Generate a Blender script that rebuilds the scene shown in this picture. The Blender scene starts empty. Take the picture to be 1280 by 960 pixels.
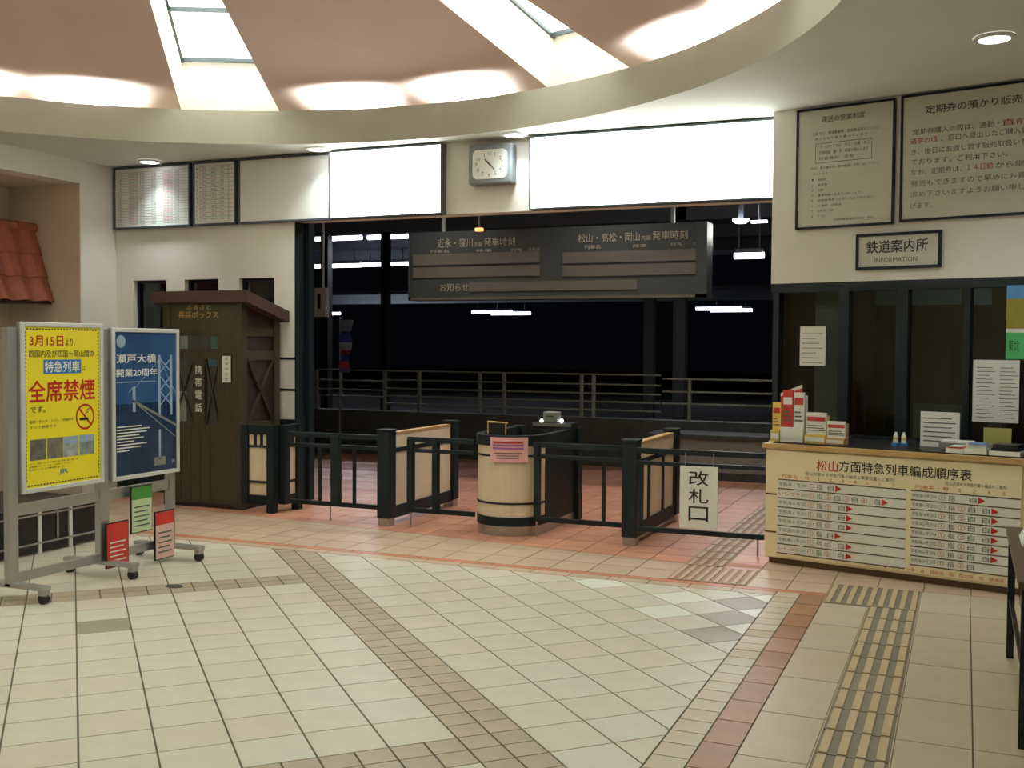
import bpy, bmesh, math, random
from mathutils import Vector, Matrix
random.seed(7)
R_ = math.radians
sc = bpy.context.scene
COL = sc.collection

# ------------------------------------------------------------------ camera
F_PX, YAW, PITCH, ROLL, EYE = 1348.0, R_(22.79), R_(2.06), R_(0.355), 1.66
fw = Vector((-math.sin(YAW)*math.cos(PITCH), math.cos(YAW)*math.cos(PITCH), -math.sin(PITCH)))
rt = Vector((math.cos(YAW), math.sin(YAW), 0)); up = rt.cross(fw)
rt, up = rt*math.cos(ROLL)+up*math.sin(ROLL), -rt*math.sin(ROLL)+up*math.cos(ROLL)
cd = bpy.data.cameras.new('camera'); cam = bpy.data.objects.new('camera', cd); COL.objects.link(cam)
cd.sensor_width = 36.0; cd.lens = 36.0*F_PX/1280.0; cd.clip_end = 200
cam.matrix_world = Matrix(((rt.x, up.x, -fw.x, 0), (rt.y, up.y, -fw.y, 0), (rt.z, up.z, -fw.z, EYE), (0, 0, 0, 1)))
sc.camera = cam
# ------------------------------------------------------------------ world (night) and exposure
wd = bpy.data.worlds.new('night'); sc.world = wd; wd.use_nodes = True
wd.node_tree.nodes['Background'].inputs[0].default_value = (0.004, 0.005, 0.007, 1)
wd.node_tree.nodes['Background'].inputs[1].default_value = 0.25
sc.view_settings.view_transform = 'Standard'; sc.view_settings.look = 'None'
sc.view_settings.gamma = 1.0; sc.view_settings.use_curve_mapping = False
sc.view_settings.exposure = 0.0

# ------------------------------------------------------------------ pixel -> direction helpers (distance always from floor / wall)
def ray(px, py):
    return rt*((px-640)/F_PX) - up*((py-480)/F_PX) + fw
def fl(px, py, z=0.0):
    d = ray(px, py); return Vector((0, 0, EYE)) + d*((z-EYE)/d.z)
class Frame:
    """vertical plane: origin on the floor, x along the plane, -y towards the viewer"""
    def __init__(s, ox, oy, ang):
        s.o = Vector((ox, oy, 0)); s.a = ang
        s.u = Vector((math.cos(ang), math.sin(ang), 0)); s.v = Vector((-math.sin(ang), math.cos(ang), 0))
    def at(s, px, py, dy=0.0):
        d = ray(px, py); o = s.o + s.v*dy
        t = (o - Vector((0, 0, EYE))).dot(s.v)/d.dot(s.v)
        p = Vector((0, 0, EYE)) + d*t
        return (p-s.o).dot(s.u), p.z
    def box(s, x0, y0, x1, y1, dy=0.0):      # pixel rectangle (via its centre lines) -> local x0,x1,z0,z1
        mx, my = (x0+x1)/2, (y0+y1)/2
        return s.at(x0, my, dy)[0], s.at(x1, my, dy)[0], s.at(mx, y1, dy)[1], s.at(mx, y0, dy)[1]
    def world(s, x, y, z=0): return s.o + s.u*x + s.v*y + Vector((0, 0, z))

# ------------------------------------------------------------------ materials
def lin(c):
    return tuple(((v/255)/12.92 if v/255 <= .04045 else ((v/255+.055)/1.055)**2.4) for v in c) + (1,)
MATS = {}
def M(name, rgb=(200, 200, 200), rough=.6, metal=0., var=.06, scale=9., bump=0., rand=0., rand2=None, emit=0., spec=.5, stretch=None, coat=0.):
    if name in MATS: return MATS[name]
    m = bpy.data.materials.new(name); m.use_nodes = True; MATS[name] = m
    nt = m.node_tree; b = nt.nodes['Principled BSDF']; L = nt.links.new; N = nt.nodes.new
    b.inputs['Roughness'].default_value = rough; b.inputs['Metallic'].default_value = metal
    b.inputs['Specular IOR Level'].default_value = spec; b.inputs['Coat Weight'].default_value = coat
    tc = N('ShaderNodeTexCoord'); mp = N('ShaderNodeMapping'); nz = N('ShaderNodeTexNoise')
    L(tc.outputs['Object'], mp.inputs[0]); L(mp.outputs[0], nz.inputs[0])
    if stretch: mp.inputs['Scale'].default_value = stretch
    nz.inputs['Scale'].default_value = scale; nz.inputs['Detail'].default_value = 4
    mr = N('ShaderNodeMapRange'); mr.inputs['From Min'].default_value = .3; mr.inputs['From Max'].default_value = .7
    mr.inputs['To Min'].default_value = 1-var; mr.inputs['To Max'].default_value = 1+var
    L(nz.outputs[0], mr.inputs[0])
    mx = N('ShaderNodeMix'); mx.data_type = 'RGBA'; mx.blend_type = 'MULTIPLY'; mx.inputs[0].default_value = 1
    c = lin(rgb); src = None
    if rand or rand2:
        oi = N('ShaderNodeObjectInfo'); ge = N('ShaderNodeNewGeometry'); ad = N('ShaderNodeMath'); fr = N('ShaderNodeMath'); fr.operation = 'FRACT'
        L(oi.outputs['Random'], ad.inputs[0]); L(ge.outputs['Random Per Island'], ad.inputs[1]); L(ad.outputs[0], fr.inputs[0])
        m2 = N('ShaderNodeMix'); m2.data_type = 'RGBA'; L(fr.outputs[0], m2.inputs[0])
        m2.inputs[6].default_value = tuple(v*(1-rand) for v in c[:3])+(1,)
        m2.inputs[7].default_value = lin(rand2) if rand2 else tuple(min(1, v*(1+rand)) for v in c[:3])+(1,)
        L(m2.outputs[2], mx.inputs[6])
    else: mx.inputs[6].default_value = c
    L(mr.outputs[0], mx.inputs[7]); L(mx.outputs[2], b.inputs['Base Color'])
    if emit:
        b.inputs['Emission Color'].default_value = c; b.inputs['Emission Strength'].default_value = emit
    if bump:
        bp = N('ShaderNodeBump'); bp.inputs['Strength'].default_value = bump; bp.inputs['Distance'].default_value = .01
        L(nz.outputs[0], bp.inputs['Height']); L(bp.outputs[0], b.inputs['Normal'])
    return m
def glass_mat(name, tint, refl=.12):
    m = bpy.data.materials.new(name); m.use_nodes = True; nt = m.node_tree; nt.nodes.clear(); N = nt.nodes.new; L = nt.links.new
    o = N('ShaderNodeOutputMaterial'); mx = N('ShaderNodeMixShader'); t = N('ShaderNodeBsdfTransparent'); g = N('ShaderNodeBsdfGlossy')
    fr = N('ShaderNodeFresnel'); fr.inputs[0].default_value = 1.5
    nz = N('ShaderNodeTexNoise'); nz.inputs['Scale'].default_value = 3; mr = N('ShaderNodeMapRange'); mr.inputs['To Min'].default_value = .02; mr.inputs['To Max'].default_value = .05
    L(nz.outputs[0], mr.inputs[0]); L(mr.outputs[0], g.inputs['Roughness'])
    t.inputs[0].default_value = tint+(1,); L(fr.outputs[0], mx.inputs[0]); L(t.outputs[0], mx.inputs[1]); L(g.outputs[0], mx.inputs[2]); L(mx.outputs[0], o.inputs[0])
    return m

WALL = M('plaster_cream', (236, 230, 219), .8, var=.03, scale=3, bump=.05)
PIER = M('plaster_tan', (220, 202, 184), .85, var=.04, scale=3, bump=.05)
CEIL = M('ceiling_plaster', (228, 231, 222), .85, var=.03, scale=2)
FASC = M('fascia_plaster', (184, 180, 166), .85, var=.03, scale=2)
DOME = M('dome_plaster', (218, 194, 182), .9, var=.03, scale=2)
WHITE = M('white_gloss_board', (235, 235, 226), .35, var=.02, scale=4)
PAPER = M('paper', (228, 226, 214), .7, var=.03, scale=20)
SIGNW = M('sign_cream', (208, 208, 192), .4, var=.03, scale=5)
GREEN = M('dark_green_paint', (17, 31, 34), .5, var=.1, spec=.3, scale=12)
BLACK = M('black_plastic', (18, 19, 20), .4, var=.1)
FRAME = M('grey_frame', (84, 92, 98), .4, metal=.4, var=.06)
BEIGE = M('beige_panel', (222, 204, 174), .55, var=.05, scale=6)
STEEL = M('brushed_steel', (170, 170, 165), .3, metal=.9, var=.06, scale=20)
ALU = M('aluminium', (178, 180, 176), .38, metal=.75, var=.04, scale=14)
KIOSK = M('kiosk_dark_wood', (58, 54, 30), .5, var=.28, scale=7, stretch=(6, 6, .8))
KROOF = M('kiosk_roof_wood', (74, 50, 38), .6, var=.2, scale=8, stretch=(.8, 6, 6))
KMESH = M('kiosk_inner_panel', (52, 34, 24), .5, var=.2, scale=8)
INK = M('black_ink', (24, 24, 26), .6, var=.1)
INKG = M('grey_ink', (96, 96, 92), .7, var=.1)
INKO = M('olive_ink', (70, 66, 40), .7, var=.1)
RED = M('red_ink', (190, 36, 24), .5, var=.06)
ORANGE = M('orange_ink', (200, 92, 40), .6, var=.06)
GOLDT = M('gold_lettering', (196, 160, 96), .45, var=.06)
YELLOW = M('yellow_poster', (240, 222, 40), .45, var=.03, scale=4)
BLUE = M('blue_poster', (50, 84, 128), .1, var=.25, scale=2.5)
NAVY = M('navy_poster_sea', (30, 54, 84), .12, var=.3, scale=5)
BLUEINK = M('blue_ink', (50, 118, 176), .5, var=.05)
PALE = M('pale_blue_print', (150, 172, 196), .4, var=.1)
WOODED = M('light_wood_edge', (192, 156, 100), .5, var=.12, scale=10, stretch=(1, 8, 8))
BROWN = M('brown_laminate', (92, 66, 46), .4, var=.15, scale=8)
CREAMP = M('cream_counter_panel', (240, 226, 184), .45, var=.03, scale=4)
CONC = M('dark_concrete', (64, 66, 62), .9, var=.2, scale=6, bump=.2)
CANOPY = M('canopy_grey', (104, 112, 118), .8, var=.1, scale=2)
OFFICE = M('office_brown', (96, 80, 58), .8, var=.1, scale=2)
GREY = M('grey_paint', (128, 128, 120), .5, var=.06)
ROOFT = M('red_roof_tile', (158, 88, 66), .6, var=.15, scale=8, rand=.15, bump=.1)
T_CREAM = M('tile_cream', (198, 193, 177), .42, var=.05, scale=5, rand=.0, rand2=(199, 187, 166), bump=.03)
T_BAND = M('tile_band', (168, 152, 128), .42, var=.08, scale=6, rand=.06, bump=.03)
T_TAN = M('tile_tan', (182, 164, 136), .42, var=.06, scale=5, rand=.0, rand2=(186, 172, 146), bump=.03)
T_TAN2 = M('tile_tan_warm', (186, 160, 134), .42, var=.06, scale=5, rand=.05, bump=.03)
T_RED = M('tile_terracotta', (198, 140, 112), .4, var=.1, scale=6, rand=.1, bump=.03)
T_LINE = M('tile_red_line', (190, 120, 88), .4, var=.1, scale=6, rand=.06)
T_GREY = M('tile_grey', (150, 142, 122), .42, var=.06, scale=6)
T_WHITE = M('tile_white', (216, 216, 202), .42, var=.04, scale=6)
T_STRIP = M('tile_rust', (152, 108, 76), .42, var=.1, scale=6, rand=.1)
BAR_G = M('tactile_grey', (122, 112, 92), .6, var=.12, scale=9, rand=.1)
BAR_Y = M('tactile_bar', (186, 162, 122), .55, var=.08, scale=9)
GROUT = M('grout', (98, 90, 76), .9, var=.1, scale=10)
GLASS = glass_mat('clear_glass', (.82, .88, .86))
GLASSD = glass_mat('smoked_glass', (.35, .40, .42))
LIGHTW = M('backlit_acrylic', (246, 252, 246), .4, var=.0, emit=6.)
SKYP = M('well_diffuser', (248, 255, 244), .4, var=.0, emit=5.5)
TUBE = M('fluorescent_tube', (236, 236, 255), .4, var=.0, emit=9.)
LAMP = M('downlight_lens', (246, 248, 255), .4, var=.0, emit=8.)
REDL = M('red_lamp', (255, 130, 70), .4, var=.0, emit=4.)

# ------------------------------------------------------------------ mesh helpers
class MB:
    def __init__(s): s.v = []; s.f = []; s.mi = []
    def face(s, pts, mi=0):
        n = len(s.v); s.v += [tuple(p) for p in pts]; s.f.append(tuple(range(n, n+len(pts)))); s.mi.append(mi); return s
    def box(s, x0, x1, y0, y1, z0, z1, mi=0):
        n = len(s.v)
        s.v += [(x, y, z) for z in (z0, z1) for x, y in ((x0, y0), (x1, y0), (x1, y1), (x0, y1))]
        for q in ((0, 3, 2, 1), (4, 5, 6, 7), (0, 1, 5, 4), (1, 2, 6, 5), (2, 3, 7, 6), (3, 0, 4, 7)):
            s.f.append(tuple(n+i for i in q)); s.mi.append(mi)
        return s
    def bar(s, a, b, w, d=None):
        """rectangular bar from a to b"""
        a, b = Vector(a), Vector(b); d = d or w; ax = (b-a).normalized()
        h = Vector((0, 1, 0)) if abs(ax.y) < .9 else Vector((1, 0, 0))
        p = ax.cross(h).normalized()*(w/2); q = ax.cross(p).normalized()*(d/2); n = len(s.v)
        for c in (a, b): s.v += [tuple(c+p+q), tuple(c-p+q), tuple(c-p-q), tuple(c+p-q)]
        for f in ((3, 2, 1, 0), (4, 5, 6, 7), (0, 1, 5, 4), (1, 2, 6, 5), (2, 3, 7, 6), (3, 0, 4, 7)):
            s.f.append(tuple(n+i for i in f)); s.mi.append(0)
        return s
    def tube(s, a, b, r, n=10, r2=None):
        a, b = Vector(a), Vector(b); ax = (b-a).normalized(); r2 = r if r2 is None else r2
        h = Vector((0, 0, 1)) if abs(ax.z) < .9 else Vector((1, 0, 0))
        p = ax.cross(h).normalized(); q = ax.cross(p); k = len(s.v)
        for c, rr in ((a, r), (b, r2)):
            for i in range(n):
                t = 2*math.pi*i/n; s.v.append(tuple(c+(p*math.cos(t)+q*math.sin(t))*rr))
        for i in range(n):
            s.f.append((k+i, k+(i+1) % n, k+n+(i+1) % n, k+n+i)); s.mi.append(0)
        s.f.append(tuple(k+i for i in reversed(range(n)))); s.mi.append(0)
        s.f.append(tuple(k+n+i for i in range(n))); s.mi.append(0)
        return s
    def prism(s, pts, y0, y1):
        """outline in x,z extruded along y"""
        n = len(s.v); k = len(pts)
        s.v += [(x, y0, z) for x, z in pts] + [(x, y1, z) for x, z in pts]
        s.f.append(tuple(range(n, n+k))); s.f.append(tuple(reversed(range(n+k, n+2*k))))
        for i in range(k): s.f.append((n+i, n+k+i, n+k+(i+1) % k, n+(i+1) % k))
        s.mi += [0]*(k+2); return s
    def prismz(s, pts, z0, z1):
        n = len(s.v); k = len(pts)
        s.v += [(x, y, z0) for x, y in pts] + [(x, y, z1) for x, y in pts]
        s.f.append(tuple(reversed(range(n, n+k)))); s.f.append(tuple(range(n+k, n+2*k)))
        for i in range(k): s.f.append((n+i, n+(i+1) % k, n+k+(i+1) % k, n+k+i))
        s.mi += [0]*(k+2); return s
    def revolve(s, prof, a0=0., a1=2*math.pi, n=96, cx=0., cy=0.):
        k = len(s.v); m = len(prof)
        for i in range(n+1):
            t = a0+(a1-a0)*i/n
            s.v += [(cx+r*math.cos(t), cy+r*math.sin(t), z) for r, z in prof]
        for i in range(n):
            for j in range(m-1):
                s.f.append((k+i*m+j, k+(i+1)*m+j, k+(i+1)*m+j+1, k+i*m+j+1)); s.mi.append(0)
        return s
    def build(s, name, mat, parent=None, smooth=False, bevel=0.):
        me = bpy.data.meshes.new(name); me.from_pydata(s.v, [], s.f)
        for m in (mat if isinstance(mat, list) else [mat]): me.materials.append(m)
        if isinstance(mat, list): me.polygons.foreach_set('material_index', s.mi)
        if smooth:
            me.polygons.foreach_set('use_smooth', [True]*len(me.polygons))
        me.update()
        o = bpy.data.objects.new(name, me); COL.objects.link(o)
        if parent: o.parent = parent
        if bevel:
            bv = o.modifiers.new('bevel', 'BEVEL'); bv.width = bevel; bv.segments = 2; bv.limit_method = 'ANGLE'
        return o
def box(name, mat, parent, x0, x1, y0, y1, z0, z1, bevel=0.):
    return MB().box(min(x0, x1), max(x0, x1), y0, y1, min(z0, z1), max(z0, z1)).build(name, mat, parent, bevel=bevel)
def tag(o, label, cat, group=None):
    o['label'] = label; o['category'] = cat
    if group: o['group'] = group
    return o
def struct(o): o['kind'] = 'structure'; return o
def thing(name, label, cat, loc=(0, 0, 0), rz=0., group=None):
    o = bpy.data.objects.new(name, None); COL.objects.link(o); o.location = loc; o.rotation_euler = (0, 0, rz); o.empty_display_size = .1
    return tag(o, label, cat, group)
def copy_tree(o, parent=None):
    c = o.copy(); COL.objects.link(c); c.parent = parent
    for ch in [x for x in o.children]: copy_tree(ch, c)
    return c
_tc = {}
def glyphs(body, res=2, bold=0.):
    key = (body, res)
    if key in _tc: return _tc[key]
    cu = bpy.data.curves.new('t', 'FONT'); cu.body = body; cu.resolution_u = res
    ob = bpy.data.objects.new('t', cu); COL.objects.link(ob)
    me = bpy.data.meshes.new_from_object(ob.evaluated_get(bpy.context.evaluated_depsgraph_get()))
    vs = [v.co.copy() for v in me.vertices]; fs = [tuple(p.vertices) for p in me.polygons]
    bpy.data.objects.remove(ob); bpy.data.curves.remove(cu); bpy.data.meshes.remove(me)
    _tc[key] = (vs, fs); return _tc[key]
def put_text(mb, body, x0, x1, z0, z1, y, res=2, bold=0., keep=False):
    vs, fs = glyphs(body, res, bold)
    if not vs: return mb
    ax, bx = min(v.x for v in vs), max(v.x for v in vs); ay, by = min(v.y for v in vs), max(v.y for v in vs)
    sx = (x1-x0)/max(bx-ax, 1e-6); sy = (z1-z0)/max(by-ay, 1e-6)
    if keep: sx = sy = min(sx, sy)
    b = (z1-z0)*bold*.55
    for kk_, (ox, oz) in enumerate(((-b, 0), (b, 0), (0, -b), (0, b)) if bold else ((0, 0),)):
        n = len(mb.v)
        mb.v += [(x0+ox+(v.x-ax)*sx, y-.0003*kk_, z0+oz+(v.y-ay)*sy) for v in vs]
        mb.f += [tuple(i+n for i in f) for f in fs]; mb.mi += [0]*len(fs)
    return mb
def text(name, body, mat, parent, x0, x1, z0, z1, y, **k):
    return put_text(MB(), body, x0, x1, z0, z1, y, **k).build(name, mat, parent)
def light(kind, name, loc, energy, color=(1, 1, 1), target=None, **kw):
    d = bpy.data.lights.new(name, kind); d.energy = energy; d.color = color
    for k, v in kw.items(): setattr(d, k, v)
    o = bpy.data.objects.new(name, d); COL.objects.link(o); o.location = loc
    if target is not None:
        o.rotation_euler = (Vector(target)-Vector(loc)).to_track_quat('-Z', 'Y').to_euler()
    return o

# ================================================================== THE SETTING
ZC, YW, XL = 3.62, 9.5, -8.83              # ceiling height, gate wall, left wall
BK = Frame(0, YW, 0.)
IA = R_(-14.0); IN = Frame(-1.517, 9.215, IA)   # information wall, turned towards the hall
CX, CY, RC = -4.798, 4.775, 4.425               # rotunda centre and radius

# ---- floor: slab, tiles cut from grids
slab = struct(MB().box(-12, 6, -4, 15.2, -.12, -.005).build('floor', GROUT))
def clip(poly, a, b, c):                         # keep a*x+b*y <= c
    out = []
    for i in range(len(poly)):
        p, q = poly[i], poly[(i+1) % len(poly)]; dp, dq = a*p[0]+b*p[1]-c, a*q[0]+b*q[1]-c
        if dp <= 0: out.append(p)
        if dp*dq < 0:
            t = dp/(dp-dq); out.append((p[0]+t*(q[0]-p[0]), p[1]+t*(q[1]-p[1])))
    return out
def parea(poly): return abs(sum(poly[i][0]*poly[(i+1) % len(poly)][1]-poly[(i+1) % len(poly)][0]*poly[i][1] for i in range(len(poly))))/2
TILES = []                                       # (polygon, material)
S2 = math.sqrt(.5)
def dg(c, s): return ((c-s)*S2, (c+s)*S2)
PC, PS, C0, S0 = .2965, .289, .012, 4.54
def cell(px, py):
    p = fl(px, py); return math.floor(((p.x+p.y)*S2-C0)/PC), math.floor(((p.y-p.x)*S2-S0)/PS)
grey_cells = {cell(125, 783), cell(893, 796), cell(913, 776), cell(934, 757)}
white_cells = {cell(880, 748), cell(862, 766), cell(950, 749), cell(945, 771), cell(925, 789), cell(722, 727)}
FX, FY = -1.147, 7.275
for i in range(-32, 16):
    for j in range(-20, 26):
        c0, s0 = C0+i*PC, S0+j*PS
        bi, bj = (i-5) % 12 == 0, (j+2) % 12 == 0 and i <= 5
        sub = [(0, 0, 1, 1)]
        if bi or bj: sub = [(0, 0, .5, .5), (.5, 0, .5, .5), (0, .5, .5, .5), (.5, .5, .5, .5)]
        for (u, v, w, h) in sub:
            g = .0045; a0, a1 = c0+u*PC+g, c0+(u+w)*PC-g; b0, b1 = s0+v*PS+g*.7, s0+(v+h)*PS-g*.7
            poly = [dg(a0, b0), dg(a1, b0), dg(a1, b1), dg(a0, b1)]
            if not any(p[0] > -8.9 and p[1] > 1.2 for p in poly): continue
            poly = clip(clip(poly, 1, 0, FX-.005), 0, 1, FY-.004)
            if len(poly) < 3 or parea(poly) < 4e-4: continue
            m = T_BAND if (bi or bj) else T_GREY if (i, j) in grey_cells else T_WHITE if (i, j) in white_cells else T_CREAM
            TILES.append((poly, m))
def grid(x0, x1, y0, y1, px, py, m, clips=(), g=.0035):
    nx = max(1, round((x1-x0)/px)); ny = max(1, round((y1-y0)/py)); dx, dy = (x1-x0)/nx, (y1-y0)/ny
    for a in range(nx):
        for b in range(ny):
            xa, ya = x0+a*dx, y0+b*dy
            poly = [(xa+g, ya+g), (xa+dx-g, ya+g), (xa+dx-g, ya+dy-g), (xa+g, ya+dy-g)]
            for c in clips: poly = clip(poly, *c)
            if len(poly) >= 3 and parea(poly) > 4e-4: TILES.append((poly, m))
grid(FX, -.99, 1.2, 7.40, .157, .15, T_TAN)
grid(-.99, -.83, 1.2, 7.40, .16, .30, T_STRIP)
grid(-.83, -.545, 1.52, 7.20, .285, .57, T_TAN)
grid(-.245, .06, 1.2, 7.80, .305, .60, T_TAN)
grid(.06, 1.86, 1.2, 7.80, .30, .60, T_TAN)
grid(-8.8, FX, FY, 7.395, .3, .12, T_TAN2)
grid(-8.8, -.83, 7.395, 7.475, .6, .08, T_LINE)
BY = lambda x: 8.60 - (x+6.5)*.115             # tan / terracotta boundary runs slightly askew
bnd = (.115, 1, 8.60-6.5*.115)
grid(-8.8, -1.94, 7.475, 8.99, .3, .3, T_TAN2, [bnd])
grid(-1.37, -.83, 7.475, 8.4, .27, .3, T_TAN2)
grid(-.83, 1.86, 7.80, 8.4, .3, .3, T_TAN2)
grid(-8.8, -1.94, 7.48, 15.15, .3, .3, T_RED, [(-.115, -1, -bnd[2]-.008)])
grid(-1.64, -1.37, 8.02, 15.15, .27, .3, T_RED)
grid(-1.37, 1.9, 8.4, 15.15, .3, .3, T_RED)
# sort by how large each shows from where the photographer stood
def screen_area(poly):
    P = []
    for x, y in poly:
        d = Vector((x, y, -EYE)); z = d.dot(fw)
        if z < .3: return 0
        P.append((640+F_PX*d.dot(rt)/z, 480-F_PX*d.dot(up)/z))
    cx, cy = sum(p[0] for p in P)/len(P), sum(p[1] for p in P)/len(P)
    return parea(P) if 0 <= cx <= 1280 and 560 <= cy <= 960 else 0
TILES.sort(key=lambda t: -screen_area(t[0]))
rest = MB(); rm = []; shared = {}
for k, (poly, m) in enumerate(TILES):
    cx, cy = sum(p[0] for p in poly)/len(poly), sum(p[1] for p in poly)/len(poly)
    if k < 300:
        key = (m.name,) + tuple((round(x-cx, 4), round(y-cy, 4)) for x, y in poly)
        if key not in shared:
            o = MB().prismz([(x-cx, y-cy) for x, y in poly], -.006, 0).build('tile', m, slab); shared[key] = o.data
        else:
            o = bpy.data.objects.new('tile', shared[key]); COL.objects.link(o); o.parent = slab
        o.location = (cx, cy, 0)
    else:
        if m not in rm: rm.append(m)
        n0 = len(rest.f); rest.prismz(poly, -.006, 0)
        for q in range(n0, len(rest.f)): rest.mi[q] = rm.index(m)
o = rest.build('tile_field', rm, slab); o['kind'] = 'stuff'
# far hall floor behind the photographer: plain paving
struct(MB().box(-12, 6, -4, 1.2, -.006, -.0005).build('floor', T_TAN))
struct(MB().box(1.865, 6, 1.2, 9.4, -.006, -.0005).build('floor', T_TAN))
# tactile guide paving: flat block with raised bars
BAR_G2 = M('tactile_rose', (150, 118, 94), .6, var=.12, scale=9)
BAR_Y2 = M('tactile_bar_pale', (188, 162, 134), .55, var=.08, scale=9)
def tactile(x0, x1, y0, y1, nb, along=.30, label='', m0=BAR_G, m1=BAR_Y):
    t = thing('tactile_paving', label, 'tactile paving', (x0, y0, 0)); w, h = x1-x0, y1-y0
    n = max(1, round(h/along)); dy = h/n; bw = w/nb
    plate = MB().box(.008, w-.008, .004, dy-.004, -.005, .001); pm = None
    bar = MB().box(-bw*.24, bw*.24, .012, dy-.012, .001, .006); b0 = p0 = None
    for k in range(n):
        if p0 is None: p = p0 = plate.build('plate', m0, t)
        else: p = p0.copy(); COL.objects.link(p)
        p.location = (0, k*dy, 0)
        for q in range(nb):
            if b0 is None: b = b0 = bar.build('raised_bar', m1, t)
            else: b = b0.copy(); COL.objects.link(b)
            b.location = ((q+.5)*bw, k*dy, 0)
    box('edge_strip', m1, t, .0, .006, 0, h, -.005, .001); box('edge_strip', m1, t, w-.006, w, 0, h, -.005, .001)
tactile(-.545, -.245, 1.2, 7.20, 4, label='long tactile guide path running up to the information counter')
tactile(-.83, -.245, 7.20, 7.80, 9, .6, 'wide tactile block at the foot of the information counter')
tactile(-1.94, -1.64, 8.02, 13.4, 4, label='narrow tactile guide path passing under the rail with the hanging sign', m0=BAR_G2, m1=BAR_Y2)
tactile(-1.94, -1.37, 7.478, 8.02, 9, .542, 'wide tactile block in front of the gate with the hanging sign', m0=BAR_G2, m1=BAR_Y2)

# ---- ceiling with rotunda
RX0, RX1, RY0, RY1 = -12., 6., -4., YW+.05
def hit(t):
    c, s = math.cos(t), math.sin(t); k = 1e9
    if c > 1e-9: k = min(k, (RX1-CX)/c)
    if c < -1e-9: k = min(k, (RX0-CX)/c)
    if s > 1e-9: k = min(k, (RY1-CY)/s)
    if s < -1e-9: k = min(k, (RY0-CY)/s)
    return (CX+k*c, CY+k*s)
angs = sorted([2*math.pi*i/144 for i in range(144)] + [math.atan2(y-CY, x-CX) % (2*math.pi) for x in (RX0, RX1) for y in (RY0, RY1)])
mb = MB()
for i in range(len(angs)):
    a, b = angs[i], angs[(i+1) % len(angs)]; p, q = hit(a), hit(b)
    c, d = (CX+RC*math.cos(a), CY+RC*math.sin(a)), (CX+RC*math.cos(b), CY+RC*math.sin(b))
    mb.face([(c[0], c[1], ZC), (p[0], p[1], ZC), (q[0], q[1], ZC), (d[0], d[1], ZC)])
ceiling = struct(mb.build('ceiling', CEIL))
LIP = 3.945
cone = lambda r: 5.325-.275*r
RO = 4.86
MB().revolve([(RC, ZC), (RC, LIP), (RC+.045, LIP), (RC+.045, 3.70), (RO, 3.70), (RO, cone(RO))], cx=CX, cy=CY, n=144).build('fascia_ring', FASC, ceiling, smooth=False)
SL = [R_(a) for a in (24.3, 69.2, 116.3, 163, 208, 253, 298, 341)]; HW = R_(5.9); RI, RE = 1.3, 4.81
def sector(mb, r0, r1, a0, a1, nr=6, na=14):
    k = len(mb.v)
    for i in range(nr+1):
        r = r0+(r1-r0)*i/nr
        for j in range(na+1):
            t = a0+(a1-a0)*j/na; mb.v.append((CX+r*math.cos(t), CY+r*math.sin(t), cone(r)))
    for i in range(nr):
        for j in range(na):
            mb.f.append((k+i*(na+1)+j, k+i*(na+1)+j+1, k+(i+1)*(na+1)+j+1, k+(i+1)*(na+1)+j)); mb.mi.append(0)
for i, a in enumerate(SL):
    b = SL[(i+1) % 8] + (2*math.pi if i == 7 else 0)
    mb = MB(); sector(mb, RI, RO, a+HW, b-HW); sector(mb, RE, RO, a-HW, a+HW, 2, 6)
    mb.build('dome_panel', DOME, ceiling, smooth=True)
mb = MB(); sector(mb, .02, RI, 0, 2*math.pi, 4, 48); mb.build('dome_crown', DOME, ceiling, smooth=True)
DW = .52
def pt(r, t, z): return (CX+r*math.cos(t), CY+r*math.sin(t), z)
for a in SL:
    mb = MB()
    for sgn in (-1, 1): mb.face([pt(RI, a+sgn*HW, cone(RI)), pt(RE, a+sgn*HW, cone(RE)), pt(RE, a+sgn*HW, cone(RE)+DW), pt(RI, a+sgn*HW, cone(RI)+DW)])
    for r in (RI, RE): mb.face([pt(r, a-HW, cone(r)), pt(r, a+HW, cone(r)), pt(r, a+HW, cone(r)+DW), pt(r, a-HW, cone(r)+DW)])
    well = mb.build('light_well', WALL, ceiling)
    mb = MB().face([pt(RI, a-HW, cone(RI)+DW), pt(RE, a-HW, cone(RE)+DW), pt(RE, a+HW, cone(RE)+DW), pt(RI, a+HW, cone(RI)+DW)])
    mb.build('diffuser_pane', SKYP, well)
    for r in (4.77, 3.9, 3.0, 2.1):
        mb = MB().bar(pt(r, a-HW, cone(r)+DW-.02), pt(r, a+HW, cone(r)+DW-.02), .04, .035); mb.build('glazing_bar', FRAME, well)
    for sgn in (-1, 1):
        MB().bar(pt(RI, a+sgn*HW*.985, cone(RI)+DW-.02), pt(RE, a+sgn*HW*.985, cone(RE)+DW-.02), .03, .03).build('glazing_bar', FRAME, well)
    p = pt(3.1, a, cone(3.1)+DW-.06)
    light('AREA', 'well_light', p, 6, (.86, .98, 1), target=(p[0], p[1], 0), shape='RECTANGLE', size=.42, size_y=2.6)
    l = bpy.context.scene.collection.objects[-1]; l.rotation_euler = (0, 0, a-math.pi/2)
    for da in (R_(-16.0), R_(16.0)):
        t = a+da; p = pt(4.66, t, 3.725); q = pt(4.64, t, 4.2)
        light('SPOT', 'cove_light', p, 470, (.87, .98, 1), target=q, spot_size=R_(130), spot_blend=.9, shadow_soft_size=.05)

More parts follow.
